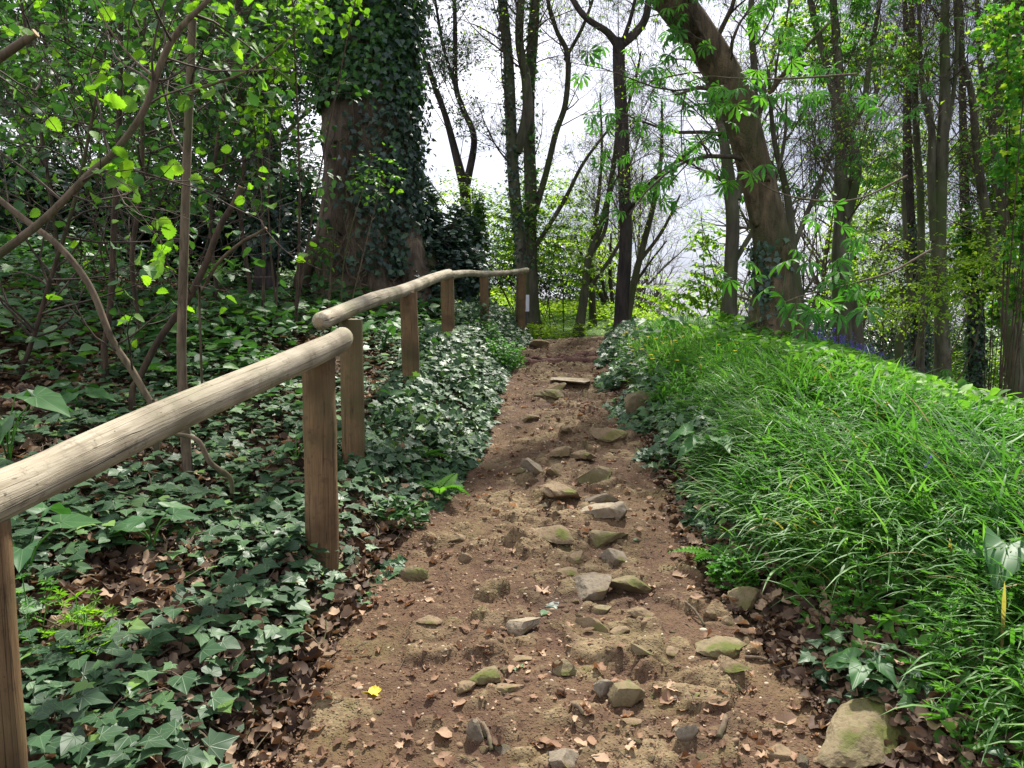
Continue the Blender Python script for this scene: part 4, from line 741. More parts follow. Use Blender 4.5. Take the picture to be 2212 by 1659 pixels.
shrub('maple_tree', 'nearer maple boughs with big bright leaves hanging in at the upper right edge', 'tree', [(2200, 170, 9.2, 70, 90), (2190, 330, 9.6, 70, 80), (2215, 500, 9.4, 50, 90), (2150, 60, 9.6, 50, 50), (2205, 640, 9.8, 50, 50)], 1150, MAPLE, (.06, .10), 'chest', gap=.12, mk2='fresh', f2=.3, tilt=(20, 80))
# near chestnut sprays
def spray(label, pts, clumps, d0):
    r = tree('chestnut_branch', label, 'branch', [pts], M['hazel_bark'], base=False, rough=.03)
    G = Geo()
    for u, v, n, sz in clumps:
        c = at(u, v, d0+U(-.15, .15))
        for _ in range(n):
            p = c+rng.normal(size=3)*sz*.5; a = U(0, 6.28); Y = np.array([math.cos(a), math.sin(a)*.8-.2, -.35+U(-.3, .1)]); leaves(G, CHEST, p[None], nrm(Y[None]), rdir(1, (0, 45)), np.array([sz*U(.8, 1.15)]))
            tubes(G, [c+[0, 0, .01], (c+p)/2+[0, 0, .02], p], [.0022, .002, .0015], 4, rnd=.2)
    G.build('crown', [M['chest']], r); settle(r)
spray('drooping chestnut twig with big soft leaves in front of the leaning trunk base', [(2010, 540, 6.6, 5), (1930, 585, 6.4, 5), (1850, 610, 6.2, 4), (1790, 625, 6.1, 3), (1730, 640, 6.0, 3), (1690, 655, 6.0, 2)], [(1690, 640, 3, .17), (1740, 650, 4, .18), (1780, 640, 4, .17), (1830, 650, 3, .17), (1720, 690, 3, .16), (1800, 585, 3, .15), (1860, 620, 2, .14), (1850, 500, 3, .13), (1745, 560, 3, .13)], 6.1)
spray('upper chestnut twigs with bright leaves across the middle of the leaning trunk', [(1960, 380, 6.8, 5), (1850, 430, 6.6, 4), (1740, 430, 6.5, 4), (1650, 400, 6.4, 3), (1600, 330, 6.4, 2)], [(1640, 370, 3, .12), (1600, 250, 2, .12), (1620, 580, 3, .12), (1560, 590, 3, .12), (1770, 440, 4, .12), (1830, 530, 4, .14), (1880, 240, 3, .13), (1780, 150, 4, .13)], 6.5)
spray('chestnut twig with dark limp leaves against the bright sky', [(1850, 160, 6.4, 5), (1700, 170, 6.2, 4), (1600, 170, 6.1, 3), (1530, 165, 6.0, 2), (1480, 180, 6.0, 2)], [(1490, 180, 3, .13), (1540, 200, 3, .13), (1600, 160, 4, .14), (1660, 210, 4, .14), (1570, 240, 3, .12), (1700, 100, 4, .13), (1740, 200, 4, .13)], 6.1)

# --- distant bare trees: a few built, then copied
protos = []
for k in range(4):
    x0, y0 = (-9, 9, 13, -6)[k], (24, 27, 31, 38)[k]; z0 = float(H(x0, y0)); hgt = (15, 17, 14, 16)[k]
    r = empty('bare_tree', (x0, y0, z0), 'distant leafless tree in the hazy woodland beyond the crest', 'tree', 'distant trees beyond the crest')
    base = np.array([x0, y0, z0-.3]); lm = [catmull([base, base+[U(-.4, .4), 0, hgt*.3], base+[U(-.8, .8), 0, hgt*.65], base+[U(-1.5, 1.5), 0, hgt]], 20)]
    P = np.stack(lm); Rd = np.linspace(.2, .02, 20)[None]; G = Geo(); tubes(G, P, Rd, 8, rnd=.4)
    C1, r1_ = grow(P, Rd, 34, (2.5, 5.5), (25, 55), k=8, up=.12, t0=.15, rmin=.008); tubes(G, C1, r1_, 5); G.build('trunk', [M['bark_grey']], r)
    G = Geo(); C2, r2_ = grow(C1, r1_, 260, (1., 2.6), (25, 60), k=6, up=.08, rmin=.006); tubes(G, C2, r2_, 3); C3, r3_ = grow(C2, r2_, 1300, (.4, 1.3), (25, 65), k=4, rmin=.005); tubes(G, C3, r3_, 3)
    leafy(G, C3, 1500 if k % 2 else 600, SIMPLE, (.07, .12), mat=1); G.build('crown', [M['twig'], M['fresh']], r); settle(r); protos.append(r)
def copy_tree(src, loc, rz, s, label=None):
    c = src.copy(); COL.objects.link(c); c.location = loc; c.rotation_euler = (0, 0, rz); c.scale = (s, s, s)
    if label: c['label'] = label
    for o in src.children:
        q = o.copy(); COL.objects.link(q); q.parent = c; q.matrix_parent_inverse = o.matrix_parent_inverse.copy()
    return c
spots = [(-14, 22), (-7, 21), (11.5, 25), (16, 30), (4.5, 34), (12, 38), (-11, 29), (21, 25), (7, 45), (14, 46), (21, 40), (24, 31), (27, 44), (1, 60), (10, 62), (19, 58), (30, 60), (-12, 58)]
for k, (x, y) in enumerate(spots):
    x += U(-.6, .6); copy_tree(protos[k % 4], (x, y, float(H(x, y))-.2), U(0, 6.28), U(.75, 1.15))

# ------------------------------------------------------------------ ground cover
def sL(x, y): return xc(y)-wd(y)-x
def sR(x, y): return x-xc(y)-wd(y)
def samp(n, y0, y1, p=1.0, side=0, pad=1.0):
    u = U(0, 1, n); y = (y0**p+(y1**p-y0**p)*u)**(1/p); lim = .70*y+pad
    if side < 0: x = U(-lim, bcl(y))
    elif side > 0: x = U(bcr(y), lim)
    else: x = U(-lim, lim)
    return x, y
def bcl(y): return smooth_ip(y, BC)-wd(np.minimum(y, 11))+.05
def bcr(y): return smooth_ip(y, BC)+wd(np.minimum(y, 11))-.05
def stuff(g, name, mats, smooth=True): return tag(g.build(name, mats, None, smooth), kind='stuff')
def lay(x, y, h): return np.stack([x, y, H(x, y)+h], -1)
def slopeN(x, y, e=.05):
    return nrm(np.stack([-(H(x+e, y)-H(x-e, y))/(2*e), -(H(x, y+e)-H(x, y-e))/(2*e), np.ones_like(x)], -1))

# brown litter over the left bank and the path edges
G = Geo()
x, y = samp(21000, .9, 10, .8, -1); z = U(.002, .03, len(x))
P = lay(x, y, z); N_ = nrm(slopeN(x, y)+rng.normal(size=(len(x), 3))*.38)
idx = rng.integers(0, 6, len(x))
for k in range(6):
    s_ = idx == k; leaves(G, DEAD[k], P[s_], hdir(s_.sum()), N_[s_], U(.035, .085, s_.sum()))
x, y = samp(5000, .9, 9, .9, 1); keep = sR(x, y) < 1.2; x, y = x[keep], y[keep]
leaves(G, DEAD[2], lay(x, y, U(.0, .03, len(x))), hdir(len(x)), nrm(slopeN(x, y)+rng.normal(size=(len(x), 3))*.4), U(.03, .08, len(x)))
x, y = samp(16000, 1.1, 5, .9, 1); keep = (sR(x, y) < .75) & (sR(x, y) > -.06); x, y = x[keep], y[keep]; idx = rng.integers(0, 6, len(x))
for k in range(6):
    s_ = idx == k; m = s_.sum(); leaves(G, DEAD[k], lay(x[s_], y[s_], U(.0, .03, m)), hdir(m), nrm(slopeN(x[s_], y[s_])+rng.normal(size=(m, 3))*.4), U(.025, .07, m))
stuff(G, 'leaf_litter', M['litter'])

# ivy: carpet on the left bank, heaped along both edges of the path
G = Geo()
x, y = samp(36000, .9, 13, .8, -1)
k = fbm(x*1.5, y*1.5, 3, 101)*1.3+.20*ss((y-5)/2)+.38*(1-ss((y-2.7)/.9))-.10*ss((y-2.9)/.8)*(1-ss((y-4.8)/1.5)); keep = (k > U(-.25, .25, len(x))) & (sL(x, y) > .02+.10*(1-ss((y-3)/2))*U(0, 1, len(x))); x, y = x[keep], y[keep]
Nn = len(x); P = lay(x, y, U(.015, .12, Nn)*(1+.6*ss((y-5)/4))); Nv = nrm(slopeN(x, y)*.6+rdir(Nn, (0, 48))+np.array([.05, -.22, 0]))
big = U(0, 1, Nn); sz = np.where(big > .8, U(.062, .085, Nn), U(.03, .068, Nn)); a = U(0, 1, Nn) < .6
for s_, tm in ((a, IVY), (~a, IVY2)): leaves(G, tm, P[s_], nrm(hdir(s_.sum(), (-.2, .1))+np.array([.2, -.5, 0])), Nv[s_], sz[s_])
near = (y < 4.5) & (U(0, 1, Nn) < .5); q = P[near]; b = q+rng.normal(size=q.shape)*[.03, .03, 0]; b[:, 2] = H(b[:, 0], b[:, 1])
tubes(G, np.stack([b, (b+q)/2+[0, .005, .01], q], 1), np.tile([.0013, .0011, .001], (len(q), 1)), 3, mat=1)
for sd, fn, n in ((-1, bcl, 12000), (1, bcr, 8000)):
    y = U(2.6 if sd < 0 else 3.2, 11.3, n); w = U(0, 1, n)**1.3; amp = (ss((y-3.2)/2.2) if sd < 0 else .55*ss((y-3)/1.5)); x = fn(y)+sd*(w*(.75 if sd < 0 else .75-.35*ss((y-6)/2))-.06)
    hmax = (.05+(.17 if sd < 0 else .20)*amp*(1+.5*ss((y-7)/2)))*np.sin(np.clip(w*1.25+.12, 0, 1)*math.pi*.62)*(1+.8*fbm(x*2, y*2, 3, 120))
    P = lay(x, y, np.maximum(hmax*U(.25, 1, n), .01)); P[:, 0] -= sd*.05*amp*rng.random(n)
    kp = (P[:, 2]-H(x, y) > 0) & (fbm(x*2.6, y*2.6, 2, 122) > -.18) & (amp > U(0, .5, n)-.15) & (U(0, 1, n) < (1 if sd < 0 else 1-.75*ss((w-.35)/.4))); P = P[kp]; m = len(P)
    leaves(G, IVY, P, nrm(hdir(m, (-.3, .1))+[-sd*.4, -.5, -.1]), nrm(rdir(m, (10, 60))+[-sd*.35, -.45, 0]), U(.035, .07, m))
x, y = samp(9000, 1.2, 5, .9, 1); k = (sR(x, y) > .02) & (sR(x, y) < .55) & (fbm(x*2.2, y*2.2, 3, 133) > .02); x, y = x[k], y[k]; m = len(x)
leaves(G, IVY, lay(x, y, U(.01, .09, m)), nrm(hdir(m, (-.2, .1))+[-.4, -.4, 0]), nrm(rdir(m, (5, 55))+[-.3, -.3, 0]), U(.03, .065, m))
stuff(G, 'ivy_carpet', [M['ivy'], M['hazel_dark']])

# trailing ivy shoots and dead twigs
G = Geo(); n = 260; x, y = samp(n, 1.1, 8, .8, -1); L = U(.15, .6, n); a = U(0, 6.28, n); kk = 8
Px = []; 
for j in range(kk):
    t_ = j/(kk-1); xx = x+np.cos(a+t_*1.2)*L*t_; yy = y+np.sin(a+t_*1.2)*L*t_; Px.append(lay(xx, yy, .02+.05*np.sin(t_*9+a)*.5+.02))
P = np.stack(Px, 1); kp = sL(P[:, -1, 0], P[:, -1, 1]) > -.1; tubes(G, P[kp], np.tile(np.linspace(.0035, .0015, kk), (kp.sum(), 1)), 4)
stuff(G, 'twigs', M['hazel_bark'])

# herb layer: broad leaves on the left bank and beyond the crest
G = Geo()
x, y = samp(22000, 4.3, 15, 1.1, -1); k = fbm(x*.9, y*.9, 3, 140)+.12*ss((y-6)/3); kp = (k > U(-.10, .35, len(x))) & ((sL(x, y) > .35) | (y > 11.5)); x, y = x[kp], y[kp]; m = len(x)
leaves(G, BEECH, lay(x, y, U(.04, .30, m)), hdir(m, (-.2, .4)), nrm(rdir(m, (0, 55))+[0, -.2, 0]), U(.05, .13, m), None, 0)
x = U(-1.5, 3.2, 26000); y = U(11.0, 19, 26000); kp = ~inpath(x, y, .03) & (fbm(x*1.5, y*1.5, 3, 150) > -.25); x, y = x[kp], y[kp]; m = len(x)
leaves(G, SIMPLE, lay(x, y, U(.01, .22, m)), hdir(m, (-.2, .5)), rdir(m, (0, 50)), U(.045, .10, m), None, 1)  # lighter leaf colour beyond the crest stands in for bright light there
stuff(G, 'undergrowth', [M['mid'], M['fresh']])

# ------------------------------------------------------------------ grass bank on the right
def blades(G, base, L, w, head, lean, droop, rnd=None, k=6, mat=0):
    N = len(base); t = np.linspace(0, 1, k)[None]; L = L[:, None]; th = lean[:, None]+droop[:, None]*t**1.2       # angle from vertical
    ds = L/(k-1); hx = np.concatenate([np.zeros((N, 1)), np.cumsum(np.sin(th[:, :-1])*ds, 1)], 1); hz = np.concatenate([np.zeros((N, 1)), np.cumsum(np.cos(th[:, :-1])*ds, 1)], 1)
    d = np.stack([np.cos(head), np.sin(head)], -1); tw = U(-.5, .5, N); s = np.stack([-np.sin(head+tw), np.cos(head+tw), np.zeros(N)], -1)
    P = np.stack([base[:, 0, None]+d[:, :1]*hx, base[:, 1, None]+d[:, 1:]*hx, base[:, 2, None]+hz], -1)
    ww = w[:, None]*(.55+.9*t)*np.clip((1-t)*3.2, 0, 1)*.5; fold = U(.1, .5, N)[:, None, None]
    Lf = P+s[:, None]*ww[..., None]; Rt = P-s[:, None]*ww[..., None]; Md = P.copy(); Md[..., 2] -= (ww*fold[..., 0])
    V = np.stack([Lf, Md, Rt], 2).reshape(N, -1, 3); i = np.arange(k-1)*3
    F = np.concatenate([np.stack(q, 1) for q in ((i, i+1, i+3), (i+1, i+4, i+3), (i+1, i+2, i+4), (i+2, i+5, i+4))])
    FF = (F[None]+(np.arange(N)*3*k)[:, None, None]).reshape(-1, 3); uv = np.tile(np.stack([np.tile([-.3, 0, .3], k), np.repeat(np.linspace(0, 1, k), 3)], -1), (N, 1))
    G.add(V, FF, uv, np.repeat(U(0, 1, N) if rnd is None else rnd, 3*k), mat)
def grass(G, n, y0, y1, Lr, wr, smin, p=.9, extra=None, cl=9, spread=.05, k=6, xmax=None):
    m = n//cl; x, y = samp(m, y0, y1, p, 1, 1.2); s = sR(x, y); dens = fbm(x*1.6, y*1.6, 3, 160); kp = (s > smin+.25*U(0, 1, m)**2+.20*(1-ss((y-2.3)/.9))) & (dens > -.26+U(-.1, .1, m))
    if extra is not None: kp &= extra(x, y)
    kp &= U(0, 1, m) > .85*ss((s-1.3)/.9)*ss((y-4.2)/1.6)
    x, y = x[kp], y[kp]; cx = np.repeat(x, cl); cy = np.repeat(y, cl); hd = np.repeat(U(0, 6.28, len(x)), cl); N = len(cx)
    bx = cx+rng.normal(size=N)*spread; by = cy+rng.normal(size=N)*spread; ok = sR(bx, by) > .03; bx, by, hd = bx[ok], by[ok], hd[ok]; N = len(bx)
    head = np.where(U(0, 1, N) < .78, math.pi*1.1+3.2*fbm(bx*1.5, by*1.5, 2, 175)+rng.normal(size=N)*.7, hd+rng.normal(size=N)*.9)
    hgt = .75+.5*(fbm(bx*1.1, by*1.1, 2, 170)+.5); near_edge = (.55+.45*ss(sR(bx, by)/.5))*(1-.42*ss((sR(bx, by)-1.3)/1.2)*ss((by-4)/3))*(1-.28*ss((by-6)/2.5))
    blades(G, lay(bx, by, -.01), U(Lr[0], Lr[1], N)*hgt*near_edge, U(wr[0], wr[1], N), head, U(.1, .8, N), U(.8, 2.2, N), np.clip(U(0, .6, N)+.35*(.5+1.3*fbm(bx*1.4, by*1.4, 2, 178)), 0, .955)+np.where(U(0, 1, N) < .05, U(.02, .045, N)+.955-.955, 0)*0+(U(0, 1, N) < .016)*1., k)
G = Geo()
grass(G, 23000, 1.0, 4.2, (.22, .52), (.004, .013), .12, .9, k=8)
grass(G, 44000, 3.6, 9.6, (.22, .42), (.006, .0115), .12, 1.0, k=7)
grass(G, 16000, 7.5, 12.5, (.18, .34), (.007, .012), .25, 1.0, k=5)
stuff(G, 'grass', M['grass'])
# short blades and broad leaves that close the turf and cover the far slope
G = Geo()
x, y = samp(42000, 1.2, 13, 1.0, 1, 1.5); s = sR(x, y); kp = (s > .12) & (fbm(x*2, y*2, 3, 181) > -.35); x, y, s = x[kp], y[kp], s[kp]; m = len(x)
leaves(G, SIMPLE, lay(x, y, U(.01, .14, m)*np.clip(s*2, .3, 1)), hdir(m, (-.1, .9)), rdir(m, (0, 60)), U(.03, .075, m))
x, y = samp(62000, 4.4, 15, 1.0, 1, 2.5); s = sR(x, y); kp = (s > 1.1+.6*fbm(x, y, 2, 190)) & (y > 4.5+.4*s*0) ; x, y = x[kp], y[kp]; m = len(x)
leaves(G, BEECH, lay(x, y, U(.03, .26, m)), hdir(m, (.0, .9)), nrm(rdir(m, (0, 60))), U(.04, .10, m), None, 1)
x, y = samp(1500, 1.4, 6, .8, 1); kp = (sR(x, y) > .15) & (sR(x, y) < 1.6); x, y = x[kp], y[kp]
for j in range(5):
    m = len(x); leaves(G, WHORL, lay(x+j*.012, y-j*.01, .07+.055*j), hdir(m, (-.1, .1)), rdir(m, (0, 25)), U(.028, .04, m)*(1-j*.08), None, 0)
stuff(G, 'broad_leaf_herbs', [M['herb'], M['carpet']])
# bluebells along the brow
G = Geo()
def bells(x, y, hh):
    n = len(x); b = lay(x, y, 0); tip = b+np.stack([U(-.05, .05, n), U(-.05, .05, n), hh], -1); tubes(G, np.stack([b, (b+tip)/2, tip], 1), np.tile([.003, .003, .002], (n, 1)), 3, mat=1)
    for j in range(7):
        p = tip*(1-j*.06)+b*(j*.06)+rng.normal(size=(n, 3))*.012; leaves(G, SIMPLE, p, nrm(hdir(n)+[0, 0, -.9]), hdir(n), U(.022, .035, n), None, 0, .5)
cand = [(1730, 744, 9.3, 30), (1780, 765, 10, 60), (1830, 782, 10.4, 60), (1880, 795, 10.6, 50), (1960, 806, 10.8, 50), (2050, 830, 11, 70), (2110, 842, 11.3, 110), (2170, 858, 11.6, 160), (2230, 872, 11.8, 160)]
for u, v, d, n in cand:
    c = at(u, v, d); x = c[0]+rng.normal(size=n)*.28; y = d+rng.normal(size=n)*.35; bells(x, y, U(.26, .46, n))
x, y = samp(46, 3, 9, 1, 1, 1); kp = sR(x, y) > .8; bells(x[kp], y[kp], U(.2, .3, kp.sum()))
stuff(G, 'bluebells', [M['violet'], M['herb']])
# celandines by the right path edge
G = Geo(); n = 46; y = U(5.6, 8.2, n); x = bcr(y)+U(.15, .9, n); P = lay(x, y, U(.14, .24, n))
for a in range(8): leaves(G, SIMPLE, P, np.tile([[math.cos(a*.785), math.sin(a*.785)*.8, .25]], (n, 1)), np.tile([[0, -.5, 1.]], (n, 1)), np.full(n, .018))
tubes(G, np.stack([P-[0, 0, .2], P-[0, 0, .1], P], 1), np.full((n, 3), .0015), 3, mat=1); stuff(G, 'celandines', [M['celandine'], M['herb']])

# ------------------------------------------------------------------ single plants
def plant(name, label, cat, u, v, build, dmin=.9, group=None):
    b = ground(u, v, dmin); r = empty(name, b, label, cat, group); build(b, r); settle(r); return r
def arum_plant(n, hgt, size, mk='arum', tm=None):
    def f(b, r):
        for j in range(n):
            a = 2*math.pi*j/n+U(-.4, .4); h = hgt*U(.6, 1.1); tip = b+np.array([math.cos(a)*h*.55, math.sin(a)*h*.45, h]); G = Geo()
            tubes(G, catmull([b, b+np.array([math.cos(a)*h*.15, math.sin(a)*h*.12, h*.6]), tip], 7), np.linspace(.004, .0025, 7), 6, mat=1)
            leaves(G, tm or ARUM, tip[None], nrm(np.array([[math.cos(a), math.sin(a)*.9, U(-.35, .15)]])), nrm(np.array([[math.cos(a)*.3, -.35, 1.]])), np.array([size*U(.75, 1.15)]), np.array([U(0, 1)])); G.build('leaf', [M[mk], M['herb']], r)
    return f
for lb, u, v, n, h, s_ in [
    ('large arrow-leaved plant at the lower left under the near rail', 60, 1270, 5, .22, .15), ('broad arrow-leaved plant against the lower side of the near rail', 330, 1200, 5, .15, .13),
    ('bright broad-leaved plant at the left edge just above the near rail', 20, 1010, 6, .30, .20), ('low arrow-leaved plant on the litter above the near rail', 170, 900, 5, .16, .13),
    ('arrow-leaved plant right of the sawn-off stem', 560, 700, 7, .26, .17), ('arrow-leaved plant between the second and third rail posts', 830, 760, 6, .24, .15), ('arrow-leaved plant between the third and fourth rail posts', 930, 700, 6, .28, .16),
    ('glossy low plant at the right edge of the path above the mossy boulder', 1870, 1490, 6, .09, .095), ('pale arrow-leaved plant rising from the grass beside the path', 1535, 1030, 5, .24, .15), ('dock-like plant at the right edge of the photo in the grass', 2190, 1330, 5, .26, .18),
    ('arrow-leaved plant on the grass brow left of the leaning chestnut', 1420, 760, 6, .30, .17), ('broad-leaved plant at the foot of the leaning chestnut', 1590, 760, 7, .26, .17), ('leafy plant left of the straight sapling in the litter', 300, 960, 5, .15, .12), ('arrow-leaved plant near the foot of the first tall rail post', 640, 1010, 4, .14, .11)]:
    plant('arum_plant', lb, 'plant', u, v, arum_plant(n, h, s_))
def herb_clump(n, rad, hgt, tm, sz, mk):
    def f(b, r):
        G = Geo(); m = n; a = U(0, 6.28, m); q = rad*np.sqrt(U(0, 1, m)); P = b+np.stack([np.cos(a)*q, np.sin(a)*q, U(.02, 1, m)*hgt*(1-.5*(q/rad)**2)], -1)
        leaves(G, tm, P, nrm(np.stack([np.cos(a), np.sin(a), U(-.2, .6, m)], -1)), rdir(m, (0, 50)), U(sz*.6, sz*1.2, m)); G.build('leaves', [M[mk]], r)
        G = Geo(); i = np.arange(0, m, 6); B0 = b+(P[i]-b)*[.35, .35, 0]; tubes(G, np.stack([B0, (B0+P[i])/2+[0, 0, .02], P[i]], 1), np.full((len(i), 3), .0018), 3); G.build('stems', [M['herb']], r)
    return f
plant('herb_clump', 'bright green nettle-like clump spilling over the left edge of the path', 'plant', 1078, 800, herb_clump(700, .24, .34, BEECH, .045, 'herb'))
plant('herb_clump', 'taller fresh green clump behind the bright one beside the far rail', 'plant', 1040, 760, herb_clump(500, .22, .34, BEECH, .05, 'mid'))
plant('herb_clump', 'small leafy clump in front of the near post foot at the path edge', 'plant', 860, 1130, herb_clump(160, .14, .14, IVY2, .04, 'mid'))
plant('herb_clump', 'cut-leaved seedling clump on the right path edge in the grass', 'plant', 1600, 1260, herb_clump(200, .12, .12, MAPLE, .035, 'herb'))
plant('herb_clump', 'upright cleavers among the ivy at the lower left', 'plant', 180, 1440, herb_clump(60, .10, .26, WHORL, .028, 'hazel'))
plant('herb_clump', 'second smaller cleavers patch near the left post', 'plant', 70, 1380, herb_clump(50, .10, .20, WHORL, .026, 'herb'))
def fern(n, L):
    def f(b, r):
        for j in range(n):
            a = U(0, 6.28); G = Geo(); leaves(G, FERN, (b+[0, 0, .05])[None], nrm(np.array([[math.cos(a), math.sin(a), .55]])), np.array([[0, 0, 1.]]), np.array([L*U(.7, 1.1)])); G.build('frond', [M['herb']], r)
    return f
for lb, u, v, n, L in [('feathery fern fronds leaning over the left path edge', 950, 1080, 8, .22), ('small fern tuft on the right path edge below the grass', 1545, 1230, 7, .18), ('fern tuft at the left path edge beside the second rail post', 900, 1010, 6, .20)]:
    plant('fern', lb, 'fern', u, v, fern(n, L))

# ------------------------------------------------------------------ stones on the path
SZ = {}
def stone(u, v, w, hr, label, mk='rock', seed=1, sub=4, group=None, dr=.7, rz=None, tilt=(0, 0), sink=.46, name='rock', cuts=9):
    b = ground(u, v+w*hr*.15, .9, PH); w *= 1.5; s = w*b[1]/FPX/2; q = np.random.default_rng(seed); V, F = rock(s, s*dr, s*hr*.9, seed, sub, cuts, .13)
    a = q.uniform(-.35, .35) if rz is None else rz; tx, ty = tilt; c, n = math.cos(ty), math.sin(ty); V = np.stack([V[:, 0]*c+V[:, 2]*n, V[:, 1], -V[:, 0]*n+V[:, 2]*c], -1)
    c, n = math.cos(tx), math.sin(tx); V = np.stack([V[:, 0], V[:, 1]*c-V[:, 2]*n, V[:, 1]*n+V[:, 2]*c], -1); c, n = math.cos(a), math.sin(a); V = np.stack([V[:, 0]*c-V[:, 1]*n, V[:, 0]*n+V[:, 1]*c, V[:, 2]], -1)
    G = Geo(); G.add(V+[0, 0, s*hr*(.9-2*sink*.9)], F); o = G.build(name, [M[mk]], None, True); o.location = [float(k) for k in b]; tag(o, label, 'stone' if name == 'stone' else 'rock', group)
    o.data.set_sharp_from_angle(angle=R(20)); return o
